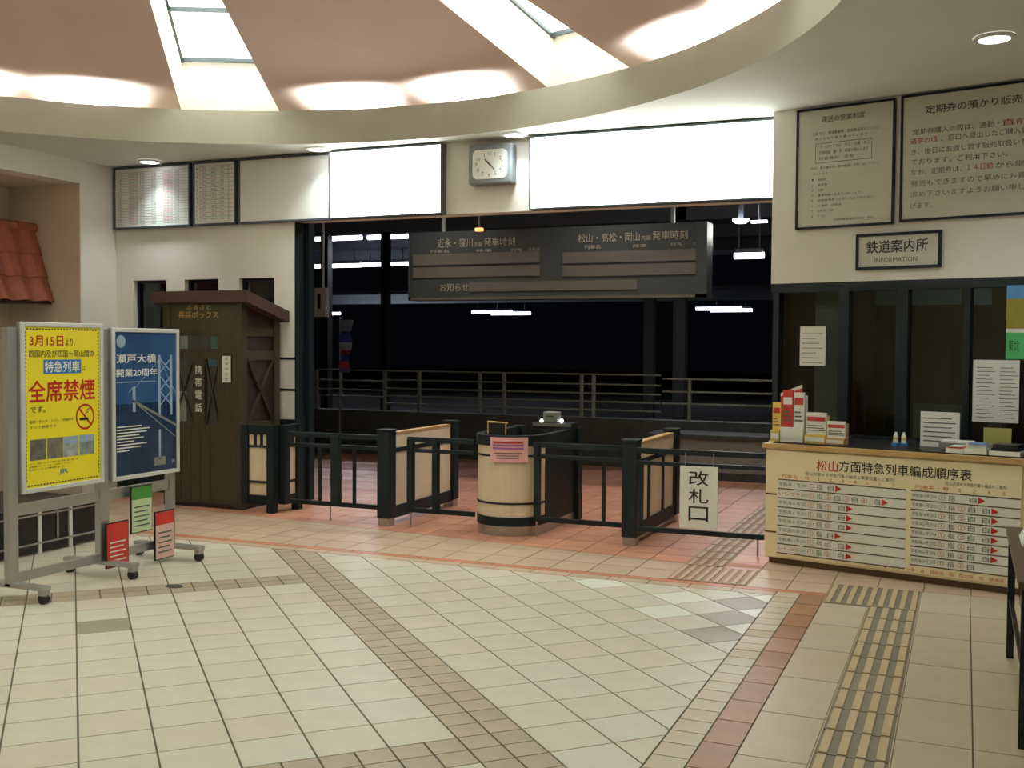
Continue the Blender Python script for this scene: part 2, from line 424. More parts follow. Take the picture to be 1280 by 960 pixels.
# ---- walls
mb = MB()
w1, w2, w3 = BK.box(167, 350, 208, 420), BK.box(231, 350, 273, 420), BK.box(299, 348, 343, 420)
WZ0, WZ1, HEAD = 1.02, 2.355, 2.93
OX0 = -6.45
def wbox(x0, x1, z0, z1): mb.box(x0, x1, YW, YW+.2, z0, z1)
xs = [XL-.3, w1[0], w1[1], w2[0], w2[1], w3[0], w3[1], OX0]
wbox(xs[0], OX0, WZ1, ZC+.02)
for k in (0, 2, 4, 6): wbox(xs[k], xs[k+1], .87, WZ1)
for k in (1, 3, 5): wbox(xs[k], xs[k+1], .87, WZ0)
wbox(OX0, 6.2, HEAD, ZC+.02)
struct(mb.build('wall_back', WALL))
struct(box('trim_1', GREEN, None, XL, OX0+.02, YW-.015, YW+.2, 0, .87))
for k, (w, zz) in enumerate(((w1, 0), (w2, 0), (w3, 0))):
    f = MB()
    for a, b, c, d in ((w[0], w[0]+.03, WZ0, WZ1), (w[1]-.03, w[1], WZ0, WZ1), (w[0]+.03, w[1]-.03, WZ0, WZ0+.03), (w[0]+.03, w[1]-.03, WZ1-.03, WZ1)): f.box(a, b, YW+.06, YW+.12, c, d)
    wo = struct(f.build('window_%d' % (k+1), GREEN))
    box('pane', GLASSD, wo, w[0]+.03, w[1]-.03, YW+.085, YW+.095, WZ0+.03, WZ1-.03)
for z in (BK.at(356, 448)[1], BK.at(356, 487)[1]):
    struct(box('trim_2' if z > 1.4 else 'trim_3', INK, None, w3[1], OX0+.003, YW-.006, YW+.004, z-.012, z+.012))
# left wall: pier, header over the recess, recess jamb, soffit and back
YJ, ZH, XR = 8.97, 3.375, -9.86
mb = MB().box(XR-.3, XL, YJ, YW, 0, ZC+.02).box(XL-.25, XL, -4, YJ, ZH, ZC+.02)
pier = struct(mb.build('wall_left', WALL))
struct(box('wall_recess', PIER, None, XR-.2, XR, -4, YJ, 0, ZH+.2))
struct(MB().box(XR, XL-.001, YJ-.012, YJ, 0, ZH).build('wall_jamb', PIER))
struct(MB().box(XR, XL-.25, -4, YJ, ZH, ZH+.06).build('ceiling_recess', PIER))
struct(MB().box(-12, 6.2, -4.2, -4, 0, ZC+.3).build('wall_front', WALL))
struct(MB().box(6, 6.2, -4, YW, 0, ZC+.3).build('wall_right', WALL))
# dark doorway in the recess, below the tiled awning
d1 = struct(box('door_1', BLACK, None, XR, XR+.03, 7.2, 8.30, 0, 2.12))
box('door_leaf', GREEN, d1, XR+.03, XR+.05, 7.25, 8.25, .02, 2.08)

# ---- information wall and its glazed front (local frame IN)
iw = struct(thing('wall_information', 'x', 'x', IN.o, IA)); del iw['label']; del iw['category']
HZ = IN.at(963, 355)[1]; CZ = .0
box('wall_panel', WALL, iw, 0, 6.0, 0, .14, HZ, ZC+.02)
fr = [IN.at(x, 450)[0] for x in (966, 1054, 1127, 1208)]
CT = IN.at(957, 552, -.79)[1]                     # counter top height
box('window_head', GREEN, iw, 0, 6.0, .0, .10, HZ-.075, HZ)
box('window_sill', GREEN, iw, 0, 6.0, .0, .10, CT-.06, CT+.02)
box('apron_panel', CREAMP, iw, 0, 6.0, .0, .14, 0, CT-.06)
for x, w in zip(fr+[fr[3]+.85, fr[3]+1.7], (.05, .085, .09, .045, .045, .045)):
    box('mullion', GREEN, iw, x-w/2+(.025 if x == fr[0] else 0), x+w/2+(.025 if x == fr[0] else 0), -.01, .09, CT+.02, HZ-.075)
xe = [fr[0]+.03, fr[1], fr[2], fr[3], fr[3]+.85, fr[3]+1.7]
for a, b in zip(xe[:-1], xe[1:]):
    box('pane', GLASS, iw, a+.03, b-.03, .04, .048, CT+.02, HZ-.075)
# office behind the glass
for nm_, q in (('wall_office_back', (.03, 6.0, 2.6, 2.7, 0, 2.9)), ('floor_office', (.03, 6.0, .14, 2.6, -.004, .002)), ('ceiling_office', (.03, 6.0, .14, 2.6, 2.75, 2.85)), ('wall_office_side', (.0, .03, .14, 2.7, 0, 2.85))):
    ow = struct(box(nm_, OFFICE, None, *q)); ow.location = IN.o; ow.rotation_euler = (0, 0, IA)
    if nm_ == 'wall_office_back': owb = ow

# ================================================================== BOARDS ABOVE THE GATES
ZB = HEAD-.0
def wall_board(name, label, cat, frame, px0, px1, z0, z1, face, dep=.05, fw_=.02, rx0=None, rx1=None, frmat=FRAME, group=None, pyref=280, yoff=0.):
    x0 = frame.at(px0, pyref)[0] if rx0 is None else rx0; x1 = frame.at(px1, pyref)[0] if rx1 is None else rx1
    cx = (x0+x1)/2; t = thing(name, label, cat, frame.world(cx, yoff, z0), frame.a, group)
    w, h = (x1-x0)/2, z1-z0
    box('board_face', face, t, -w+fw_*.6, w-fw_*.6, -dep, -.002, fw_*.6, h-fw_*.6)
    for a, b, c, d in ((-w, -w+fw_, 0, h), (w-fw_, w, 0, h), (-w+fw_, w-fw_, 0, fw_), (-w+fw_, w-fw_, h-fw_, h)):
        box('frame_bar', frmat, t, a, b, -dep-.012, -.001, c, d)
    return t, w, h
ZT = ZC-.015
t, w, h = wall_board('timetable_board', 'timetable board with red printed rows, nearest the left corner', 'timetable', BK, 147, 242, 2.925, ZT, WHITE)
blk, red = MB(), MB()
n = 19
for r in range(n):
    z = h-.06-(h-.1)*r/n
    blk.box(-w+.03, w-.03, -.0522, -.051, z-.001, z+.001)
    for q in range(6):
        x = -w+.05+q*(2*w-.1)/6
        isr = (r % 3 != 0) and q in (1, 4)
        tx = ('宇和海%d号' % (2+r) if q in (1, 4) else '%d:%02d' % (5+r, (r*17+q*7) % 60))
        put_text(red if isr else blk, tx, x, x+(.13 if q in (1, 4) else .06), z-.026, z-.008, -.0525, res=1)
blk.build('printed_rows', INKG, t)['kind'] = 'stuff'; red.build('red_rows', RED, t)['kind'] = 'stuff'
t, w, h = wall_board('fare_board', 'narrow fare table board right of the red printed timetable', 'timetable', BK, 245.5, 299, 2.925, ZT, WHITE)
blk, red = MB(), MB()
for r in range(13):
    z = h-.05-(h-.1)*r/13
    (red if r % 2 else blk).box(-w+.09, w-.03, -.0522, -.051, z-.0012, z+.0012)
    put_text(blk, '%d' % (r+1), -w+.045, -w+.065, z-.035, z-.012, -.0525, res=1)
    for q in range(3): put_text(blk, '%d' % (210+r*130+q*40), -w+.12+q*.12, -w+.17+q*.12, z-.035, z-.012, -.0525, res=1)
for x in (-w+.09, w-.1, 0.02): blk.box(x-.001, x+.001, -.0522, -.051, .05, h-.05)
blk.build('printed_rows', INKG, t)['kind'] = 'stuff'; red.build('red_rows', RED, t)['kind'] = 'stuff'
wall_board('blank_board', 'blank white board between the fare table and the lit panels', 'board', BK, 302, 417, 2.925, ZT, WHITE)
t, w, h = wall_board('lightbox_panel', 'glowing white lightbox panel left of the square clock', 'light box', BK, 418, 558, 2.925, ZT, LIGHTW, dep=.10, fw_=.014, group='lit panels over the gates')
t, w, h = wall_board('lightbox_panel', 'long glowing white lightbox panel between the clock and the information wall', 'light box', BK, 667, 965, 2.925, ZT, LIGHTW, dep=.10, fw_=.014, rx1=-1.44, pyref=200, group='lit panels over the gates')
# clock
x0, x1, z0, z1 = BK.box(585, 180, 640, 230, -.12)
ck = thing('wall_clock', 'square grey wall clock between the two glowing panels', 'clock', BK.world((x0+x1)/2, 0, z0), 0)
w, h = (x1-x0)/2, min(z1, ZT)-z0
box('case', M('clock_case', (126, 132, 132), .5), ck, -w, w, -.12, -.001, 0, h, bevel=.02)
def rrect(w, h, r, cz, n=6):
    P = []
    for qx, qz, a in ((1, 1, 0), (-1, 1, 90), (-1, -1, 180), (1, -1, 270)):
        for i in range(n+1):
            t = R_(a+90*i/n); P.append((qx*(w-r)+r*math.cos(t), cz+qz*(h-r)+r*math.sin(t)))
    return P
MB().prism(rrect(w-.05, h/2-.05, .05, h/2)[::-1], -.126, -.11).build('dial', M('dial_white', (240, 242, 232), .3, var=.02), ck)
nm = MB()
for k in range(1, 13):
    a = R_(90-30*k); x, z = math.cos(a)*(w-.095), h/2+math.sin(a)*(h/2-.085)
    put_text(nm, str(k), x-.016, x+.016, z-.017, z+.017, -.1275, res=2, keep=True)
nm.build('numerals', INKG, ck)
MB().bar((.018, -.129, h/2-.02), (-.05, -.129, h/2+.045), .014, .003).build('hour_hand', INK, ck)
MB().bar((-.02, -.131, h/2+.022), (.05, -.131, h/2-.055), .008, .003).build('minute_hand', INK, ck)
# downlights
def downlight(px, py, label, e=9., ang=125, pos=None):
    p = fl(px, py, ZC) if pos is None else Vector(pos)
    t = thing('downlight', label, 'downlight', (p.x, p.y, ZC-.02), 0, 'recessed ceiling downlights')
    MB().revolve([(.125, .019), (.125, 0), (.095, 0), (.095, .012)], n=28).build('trim_ring', WHITE, t)
    MB().tube((0, 0, .004), (0, 0, .018), .095, 28).build('lens', LAMP, t)
    light('SPOT', 'downlight_beam', (p.x, p.y, ZC-.03), e*8, (.85, .97, 1), target=(p.x, p.y, 0), spot_size=R_(ang), spot_blend=1., shadow_soft_size=.12)
downlight(187, 201, 'round ceiling downlight above the red printed timetable board', 9, ang=104)
downlight(398, 185, 'round ceiling downlight above the blank white board', 9, ang=110)
downlight(643, 167, 'round ceiling downlight beside the square wall clock', 6)
downlight(1243, 46, 'round ceiling downlight in front of the information wall', 15)
for k, (x, y) in enumerate(((2.6, 6.6), (2.2, 3.6), (1.6, .8), (-1.5, -1.4), (-5.2, -1.6), (-8.0, .6), (4.6, 2.0), (4.4, 5.0), (2.0, -2.4))):  # out of view, added as fill for the hall, information wall and ceiling
    downlight(0, 0, ('round ceiling downlight over the information counter end', 'round ceiling downlight right of the hall', 'round ceiling downlight behind the viewpoint', 'round ceiling downlight by the front wall, middle', 'round ceiling downlight by the front wall, left', 'round ceiling downlight by the recess', 'round ceiling downlight near the right wall, front', 'round ceiling downlight near the right wall, back', 'round ceiling downlight by the front wall, right')[k], 9, pos=(x, y, 0))

# ================================================================== PLATFORM BEYOND THE GATES
struct(box('ceiling_canopy', CANOPY, None, -16, 10, YW+.2, 27, 3.95, 4.05))
struct(box('ground_track', M('ballast', (26, 26, 25), .95, var=.3, scale=20), None, -40, 30, 15.2, 70, -.5, -.02))
struct(box('trim_4', GREEN, None, OX0, Frame(0, YW+.28, 0.).at(393, 450)[0], YW+.18, YW+.28, 0, 3.9))
struct(box('trim_5', GREEN, None, OX0, OX0+.012, YW-.004, YW+.2, 0, HEAD))
# low concrete wall with railings
YF = fl(640, 578).y+.1
lw = struct(MB().box(-20, 12, YF, YF+.25, 0, .66).build('wall_platform', CONC))
PF = Frame(0, YF+.12, 0.)
def railing(label, px_posts, x0, x1, zs, dy, post_w=.035, base=.66, top=None):
    X = [PF.at(p, 490, dy)[0] for p in px_posts]; xa, xb = PF.at(x0, 490, dy)[0], PF.at(x1, 490, dy)[0]
    t = thing('railing', label, 'railing', (xa, PF.o.y+dy, base), 0, 'railings along the far side of the platform')
    for z in zs: box('rail', STEELD, t, 0, xb-xa, -.011, .011, z-base-.011, z-base+.011)
    for x in X: box('post', STEELD, t, x-xa-post_w/2, x-xa+post_w/2, -.03, .03, 0, zs[-1]-base)
STEELD = M('dull_rail_paint', (112, 114, 100), .5, metal=.2, var=.12)
def zrow(pys, dy, px=640): return [PF.at(px, py, dy)[1] for py in pys]
railing('four-bar railing behind the banner, left end of the platform', (396, 426, 481), 330, 482, zrow((501, 492, 480, 466), 0), 0)
railing('five-bar railing stretching across behind the gates', (524, 600, 630, 727, 742), 483, 826, zrow((509, 499, 489, 478, 466), 0), 0)
railing('three-bar railing at the right, next to the information windows', (862,), 828, 1010, zrow((499, 485, 470), 0), 0)
def pillar(px, w, label):
    x = Frame(0, 17.5, 0.).at(px, 450)[0]
    t = thing('platform_pillar', label, 'pillar', (x, 17.5, -.02), 0, 'steel pillars beyond the railing')
    box('shaft', M('pillar_dark', (26, 27, 27), .6, var=.1), t, -w/2, w/2, -w/2, w/2, .02, 3.97); box('base_plate', CONC, t, -w*.8, w*.8, -w*.8, w*.8, 0, .03)
pillar(482, .14, 'slim steel platform pillar left of the hanging departure board')
pillar(812, .17, 'slim steel platform pillar right of centre, left of its wider neighbour')
pillar(850, .20, 'wider steel platform pillar near the information windows')
pillar(408, .16, 'slim steel platform pillar behind the banner flag')
# far canopy of the opposite platform
struct(box('ceiling_far_canopy', CANOPY, None, -26, 8, 29, 33, 3.15, 3.3))
bm_ = Frame(0, 24, 0.).at(640, 372)[1]
struct(box('beam_far', CANOPY, None, -22, 10, 24, 24.25, bm_-.12, bm_+.12))
for k in (-21, 9): struct(box('beam_post', CANOPY, None, k, k+.2, 24, 24.2, -.02, bm_-.1))
# canopy beams
for k, y in enumerate((11.8, 14.6, 17.4, 20.2, 23)):
    struct(box('beam_canopy', CANOPY, None, -16, 10, y, y+.16, 3.72, 3.95))
def tube_light(px0, px1, py, Y, label, zc, watts=45, cat='tube light'):
    f = Frame(0, Y, 0.); xa, z = f.at(px0, py); xb, _ = f.at(px1, py); L = xb-xa
    t = thing('tube_light', label, cat, (xa, Y, z), 0, 'fluorescent tubes on the platform')
    MB().tube((0, 0, 0), (L, 0, 0), .045).build('tube', TUBE, t)
    box('housing', CANOPY, t, .02, L-.02, -.05, .05, .04, .10)
    for x in (.15*L, .85*L): MB().tube((x, 0, .10), (x, 0, zc-z), .01, 6).build('hanger', CANOPY, t)
    light('AREA', 'tube_glow', (xa+L/2, Y, z-.08), watts, (.88, .90, 1), target=(xa+L/2, Y, 0), shape='RECTANGLE', size=L, size_y=.1)
tube_light(393, 452, 333, 22.0, 'long fluorescent tube above the platform number sign, left of its twin', 3.95)
tube_light(454, 512, 331, 22.0, 'long fluorescent tube left of the hanging departure board, right of its twin', 3.95)
tube_light(590, 640, 390, 30.0, 'bright fluorescent tube below the departure board, further left and higher', 3.15, 8)
tube_light(614, 663, 392, 30.6, 'bright fluorescent tube below the departure board, further right and lower', 3.15, 8)
tube_light(870, 927, 386, 30.0, 'bright fluorescent tube near the wide pillar, further left and higher', 3.15, 8)
tube_light(888, 940, 388, 30.6, 'bright fluorescent tube near the wide pillar, further right and lower', 3.15, 8)
tube_light(918, 955, 320, 15.8, 'short fluorescent tube right of the hanging departure board', 3.95, 60)
tube_light(408, 425, 392, 30.0, 'short fluorescent tube just right of the platform number sign', 3.15, 15)
tube_light(395, 452, 299, 18.8, 'pale ceiling tube highest at the left, left one of two', 3.95, 60)  # this pair: reflections of the tubes, built as extra glowing tubes
tube_light(460, 510, 297, 18.8, 'pale ceiling tube highest at the left, right one of two', 3.95, 60)
f = Frame(0, 12.6, 0.); x, z = f.at(926, 274)
t = thing('canopy_lamp', 'round bright lamp under the canopy, right of the departure board', 'lamp', (x, 12.6, z))
MB().revolve([(.001, -.05), (.06, -.045), (.09, -.02), (.095, 0)], n=20).build('globe', LAMP, t); MB().tube((0, 0, 0), (0, 0, 3.95-z), .03, 8).build('stem', CANOPY, t)
light('POINT', 'canopy_lamp_glow', (x, 12.6, z-.14), 45, (.98, .96, .9), shadow_soft_size=.09)
x, z = f.at(949, 277)
t = thing('canopy_lamp', 'small flat pale lamp beside the round canopy lamp', 'lamp', (x, 12.6, z))
box('lens', TUBE, t, -.09, .09, -.03, .03, -.012, .012); MB().tube((0, 0, .012), (0, 0, 3.95-z), .012, 8).build('stem', CANOPY, t)
f = Frame(0, 10.7, 0.); x, z = f.at(599, 287)
t = thing('indicator_lamp', 'small red and white indicator lamp above the departure board', 'lamp', (x, 10.7, z))
box('lens', REDL, t, -.045, .045, -.02, .02, -.018, .018, bevel=.008); MB().tube((0, 0, .018), (0, 0, 3.95-z), .01, 8).build('stem', CANOPY, t)
for k, x in enumerate((-5.6, -3.6, -1.9)):  # unseen lamps added to brighten the gate wings and terracotta floor
    t = thing('canopy_lamp', 'shaded canopy lamp hung behind the lit panels, %s' % ('over the left gate', 'over the round booth', 'over the right gate')[k], 'lamp', (x, 10.5, 3.80), 0, 'canopy lamps behind the lit panels')
    MB().revolve([(.03, .15), (.03, .06), (.12, .02), (.13, 0)], n=20).build('shade', CANOPY, t); MB().tube((0, 0, .01), (0, 0, .03), .09, 16).build('lens', LAMP, t)
    light('SPOT', 'added_lamp_beam', (x, 10.5, 3.78), 110, (1, .97, .92), target=(x, 10.3, 0), spot_size=R_(130), spot_blend=.8, shadow_soft_size=.09)
# departure board
D = Frame(0, 11.2, 0.)
x0, _, z0, z1 = D.box(511, 291, 884, 373); x1 = D.at(884, 330)[0]
z0 = (D.at(511, 376)[1]+D.at(884, 371)[1])/2; z1 = D.at(700, 284)[1]
db = thing('departure_board', 'wide dark hanging departure board with unlit display strips', 'departure board', (x0, 11.2, z0))
BRD = M('board_grey', (42, 46, 46), .5, var=.06); STRIP = M('display_strip', (82, 76, 66), .4, var=.05); BEIT = M('board_lettering', (150, 140, 116), .5, var=.03)
W = x1-x0; box('cabinet', BRD, db, 0, W, 0, .25, 0, z1-z0)
for a, b in ((0, .03), (W-.12, W)): box('edge_strip', BRD, db, a, b, -.015, 0, 0, z1-z0)
box('edge_strip', STRIP, db, 0, W, -.015, 0, 0, .03)
def dbx(px0, py0, px1, py1):
    a, b, c, d = D.box(px0, py0, px1, py1, -.02); return a-x0, b-x0, c-z0, d-z0
for q in ((516, 316, 674, 330), (516, 333, 674, 346), (703, 313, 881, 327), (703, 330, 881, 344), (586, 351, 796, 363)):
    a, b, c, d = dbx(*q); box('display_strip', STRIP, db, a, b, -.012, 0, c, d)
for s, q in (('近永・窪川', (546, 298, 590, 309)), ('方面', (592, 302, 602, 308)), ('発車時刻', (604, 296, 643, 307)), ('松山・高松・岡山', (722, 291, 799, 302)), ('方面', (801, 294, 813, 300)), ('発車時刻', (815, 288, 859, 299)), ('お知らせ', (549, 354, 585, 364))):
    a, b, c, d = dbx(*q); text('lettering', s, BEIT, db, a, b, c, d, -.004)
for s, q in (('列車名', (537, 312, 560, 316)), ('発車', (594, 311, 614, 315)), ('行先', (638, 310, 652, 314)), ('のりば', (660, 309, 674, 313)), ('列車名', (730, 306, 750, 311)), ('発車', (790, 305, 808, 309)), ('行先', (838, 303, 852, 307)), ('のりば', (866, 302, 880, 306))):
    a, b, c, d = dbx(*q); text('lettering', s, BEIT, db, a, b, c, d, -.004, res=1)
for x in (.4, W-.4): box('hanger', GREY, db, x-.02, x+.02, .10, .14, z1-z0, 3.95-z0)
# platform number sign
P1 = Frame(0, 14.0, 0.); a, b, c, d = P1.box(394, 360, 409, 396)
ns = thing('platform_number_sign', 'white hanging sign with a black numeral 1', 'sign', ((a+b)/2, 14, c))
w = (b-a)/2; box('sign_box', WHITE, ns, -w, w, -.05, .05, 0, d-c); text('numeral', '1', INK, ns, -w*.30, w*.18, (d-c)*.28, (d-c)*.78, -.052, bold=.02)
MB().tube((.3*w, 0, d-c), (.3*w, 0, 3.95-c), .022, 8).build('hanger', WHITE, ns)
# nobori banner
Bn = Frame(0, YF-.35, 0.); a, b, c, d = Bn.box(425, 400, 441, 466)
bn = thing('banner_flag', 'narrow blue and red banner flag on a thin pole', 'flag', (a, YF-.35, 0))
MB().tube((0, 0, 0), (0, 0, d+.05), .012, 8).build('pole', STEEL, bn)
MB().tube((0, 0, d), (b-a, 0, d), .008, 6).build('cross_arm', STEEL, bn)
mb = MB(); N_ = 14
for i in range(N_):
    def P(i, s): zz = d-(d-c)*i/N_; return ((b-a)*(s*(1-.3*i/N_)+.02*math.sin(i)), .03*math.sin(i*.9+s*2), zz)
    mb.face([P(i, 0), P(i, 1), P(i+1, 1), P(i+1, 0)], (0, 0, 0, 1, 1, 1, 0, 0, 2, 1, 1, 2, 2, 1)[i])
fb = mb.build('cloth', [M('flag_pale', (150, 165, 190), .7), M('flag_blue', (60, 84, 150), .7), M('flag_red', (150, 70, 80), .7)], bn)
so = fb.modifiers.new('thick', 'SOLIDIFY'); so.thickness = .004
text('lettering', '旗', INK, bn, (b-a)*.25, (b-a)*.7, c+.2, c+.4, -.04, res=1) if False else None
# concrete planter block at right
pb = fl(810, 575); pbx = Frame(0, YF-.9, 0.); a, b = pbx.at(812, 550)[0], pbx.at(985, 550)[0]
t = thing('concrete_block', 'low grey concrete planter block in front of the platform wall', 'planter', (a, YF-.9, 0))
box('wall_block', GREY, t, 0, b-a, 0, .6, 0, .50); box('coping', CONC, t, -.03, b-a+.03, -.03, .63, .50, .56); box('plinth', CONC, t, .02, b-a-.02, -.01, .0, 0, .1)

# ================================================================== TICKET GATES
YG = 8.58; GH = .865
def post(parent, x, y, h, w=.13, name='post'):
    box(name, GREEN, parent, x-w/2, x+w/2, y-w/2, y+w/2, .07, h, bevel=.006); box('post_foot', STEEL, parent, x-w*.42, x+w*.42, y-w*.42, y+w*.42, 0, .07)
    box('post_cap', GREEN, parent, x-w*.56, x+w*.56, y-w*.56, y+w*.56, h, h+.02, bevel=.004)
def gate_wing(x, label):
    t = thing('gate_wing', label, 'ticket gate', (x, YG, 0), 0, 'ticket gate wings'); L = 1.40
    post(t, 0, .065, GH); post(t, 0, L, GH)
    y0, y1 = .13, L-.065
    box('side_panel', BEIGE, t, -.03, .03, y0, y1, .16, .68); box('top_panel', BEIGE, t, -.03, .03, y0, y1, .70, GH-.035)
    box('top_rail', WOODED, t, -.036, .036, y0, y1, GH-.035, GH-.015); box('middle_rail', GREEN, t, -.04, .04, y0, y1, .665, .705)
    box('bottom_rail', GREEN, t, -.05, .05, y0, y1, .06, .17)
    for y in (.48, .95): box('stile', GREEN, t, -.042, .042, y-.03, y+.03, .17, .665)
    return t
g1 = fl(478, 658); g2 = fl(785, 682)
G1, G2 = g1.x-.0, g2.x+.01
gate_wing(G1, 'gate wing with beige panels left of the round ticket booth')
gate_wing(G2, 'gate wing with beige panels right of the round ticket booth, beside the hanging sign')
def guard(label, x0, x1, y, posts, bal, zt=.795, foot=None, cat='barrier', zs=(.80, .70, .155)):
    t = thing('barrier_rail', label, cat, (x0, y, 0), 0, 'green barrier rails between the gates'); L = x1-x0
    for z, th in zip(zs, (.022, .016, .02)): box('rail', GREEN, t, 0, L, -.018, .018, z-th, z+th)
    for x, w in posts: box('post', GREEN, t, x-w/2, x+w/2, -.03, .03, zs[2], zs[0])
    for x in bal: box('baluster', GREEN, t, x-.014, x+.014, -.012, .012, zs[2], zs[1])
    for x in (foot or []): MB().tube((x, 0, 0), (x, 0, zs[2]), .009, 8).build('drop_bolt', STEEL, t)
    return t
GF = Frame(0, YG+.09, 0.)
def gx(px, py=600): return GF.at(px, py)[0]
xl = gx(362); guard('green barrier rail between the paled panel screen and the left gate wing', xl, G1-.07, YG+.09, [(gx(420)-xl, .085)], [gx(400)-xl, gx(443)-xl], foot=[gx(413)-xl])
BX, BYC, BR = -3.715, 8.870, .318               # ticket booth
xl = gx(510); guard('green swing gate between the left gate wing and the round booth', xl, BX-.282, YG+.09, [(.03, .055), (gx(545)-xl, .05)], [], foot=[.03])
xl = BX+.282; guard('green swing gate between the round booth and the right gate wing', xl, G2-.07, YG+.09, [(.035, .045)], [gx(755)-xl], foot=[.03])
xr = IN.world(.30, -.79).x
gr = guard('green barrier rail between the right gate wing and the counter, carrying a sign', G2+.07, xr-.02, YG+.0, [], [gx(806)-G2-.07, ], foot=[xr-G2-.14])
# hanging sign
HS = Frame(0, YG-.045, 0.); a, b, c, d = HS.box(850, 583, 897, 661)
hs = thing('hanging_sign', 'white hanging sign lettered in black, on the rail beside the counter', 'sign', ((a+b)/2, YG-.045, c)); w = (b-a)/2
box('sign_plate', WHITE, hs, -w, w, -.008, .008, 0, d-c)
for k, ch in enumerate('改札口'):
    zz = (d-c)*(.95-.285*k); text('lettering', ch, INK, hs, -w*.52, w*.52, zz-(d-c)*.255, zz-.012, -.0095, res=3, bold=.015)
for x in (-.75*w, .75*w): MB().tube((x, 0, d-c), (x, .016, .80-c), .004, 6).build('hook', STEEL, hs)
# screen panels at the kiosk
def screen(label, x, y, rz, L, H=.86):
    t = thing('panel_screen', label, 'screen', (x, y, 0), rz, 'paled screens by the kiosk')
    for a in (.04, L-.04): box('post', GREEN, t, a-.04, a+.04, -.04, .04, 0 if a > .1 else .08, H)
    box('rail', GREEN, t, .08, L-.08, -.03, .03, H-.09, H); box('rail', GREEN, t, .08, L-.08, -.03, .03, .08, .17)
    box('beige_panel', BEIGE, t, .08, L-.08, -.008, .008, .17, H-.09)
    for z in (.30, .65): box('cross_bar', INK, t, .08, L-.08, -.02, .02, z-.012, z+.012)
    for k in (1, 2): x = .08+(L-.16)*k/3; box('pale', INK, t, x-.015, x+.015, -.02, .02, .66, H-.09)
kf = fl(303, 638); sx0 = kf.x+.02; sx1 = fl(347, 641).x
screen('beige panelled screen facing the hall, right of the wooden kiosk', sx0, 8.80, 0, sx1-sx0)
screen('beige panelled screen running back to the wall by the wooden kiosk', sx1+.03, 8.86, R_(90), .30)
# round ticket booth
bt = thing('ticket_booth', 'round fronted beige ticket booth with green bands', 'booth', (BX, BYC, 0))
def shell(name, mat, r, z0, z1, back=.80, th=.03):
    P = [(r, back)]+[(r*math.cos(R_(-a)), r*math.sin(R_(-a))) for a in range(0, 181, 9)]+[(-r, back)]
    ri = r-th; Q = [(-ri, back)]+[(ri*math.cos(R_(-a)), ri*math.sin(R_(-a))) for a in range(180, -1, -9)]+[(ri, back)]
    return MB().prismz((P+Q)[::-1], z0, z1).build(name, mat, bt)
def half(name, mat, r, z0, z1):
    P = [(r*math.cos(R_(-a)), r*math.sin(R_(-a))) for a in range(0, 181, 9)]
    ri = r-.03; Q = [(ri*math.cos(R_(-a)), ri*math.sin(R_(-a))) for a in range(180, -1, -9)]
    return MB().prismz((P+Q)[::-1], z0, z1).build(name, mat, bt)
shell('kick_plate', STEEL, BR-.005, 0, .085); shell('bottom_band', GREEN, BR, .085, .165)
half('curved_panel', BEIGE, BR-.008, .165, .785); shell('top_rim', GREEN, BR+.008, .785, .875, th=.07)
half('thin_band', INK, BR, .275, .292); half('thin_band', INK, BR, .69, .706)
for s in (-1, 1): box('side_panel', GREEN, bt, s*(BR-.016)-.014, s*(BR-.016)+.014, .0, .80, .165, .785)
box('back_post', GREEN, bt, BR-.09, BR+.03, .78, .90, 0, .88); box('back_post', GREEN, bt, -BR-.03, -BR+.09, .78, .90, 0, .88)
box('shelf', BROWN, bt, -BR+.03, BR-.03, -.05, .6, .70, .72)
box('back_counter', GREEN, bt, -.05, BR+.02, .60, .80, .875, .93); box('back_counter_edge', STEEL, bt, -.05, BR+.02, .595, .60, .90, .93)
# things on the booth
t = thing('document_stand', 'thin gold wire frame standing on the booth rim', 'stand', (BX-.07, BYC-.20, .875))
for x in (-.085, .085): MB().tube((x, 0, 0), (x, 0, .11), .006, 8).build('upright', GOLDT, t)
MB().tube((-.09, 0, .11), (.09, .03, .10), .008, 8).build('top_wire', GOLDT, t); box('dark_card', BLACK, t, -.08, .08, .004, .010, .005, .10)
x, z = BX+.16, .93
t = thing('ticket_machine', 'small grey ticket machine on the back of the booth', 'machine', (BX+.10, BYC+.66, .93))
box('body', GREY, t, -.07, .07, 0, .13, 0, .10, bevel=.01); box('slot', BLACK, t, -.04, .04, -.003, 0, .055, .065)
for px, nm in ((677, 'left'), (702, 'right')):  # bright lamp reflections, built as glowing beads on stalks
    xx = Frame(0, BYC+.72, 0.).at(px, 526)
    t = thing('glint_dot', 'small round white lamp on a thin stalk above the booth, %s one' % nm, 'lamp', (xx[0], BYC+.72, .93))
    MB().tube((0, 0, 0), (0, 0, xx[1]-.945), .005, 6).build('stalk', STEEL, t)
    MB().revolve([(.001, -.018), (.012, -.013), (.018, 0), (.012, .013), (.001, .018)], n=12).build('glint_bead', LAMP, t).location = (0, 0, xx[1]-.93)
nf = Frame(BX, BYC-BR-.012, 0.); a, b, c, d = nf.box(613, 547, 655, 578)
pn = thing('pink_notice', 'pink paper notice with red and blue print on the booth front', 'notice', (BX+(a+b)/2, BYC-.012, 0)); w = (b-a)/2
PINK = M('pink_paper', (236, 176, 178), .6, var=.03); cx_ = (a+b)/2
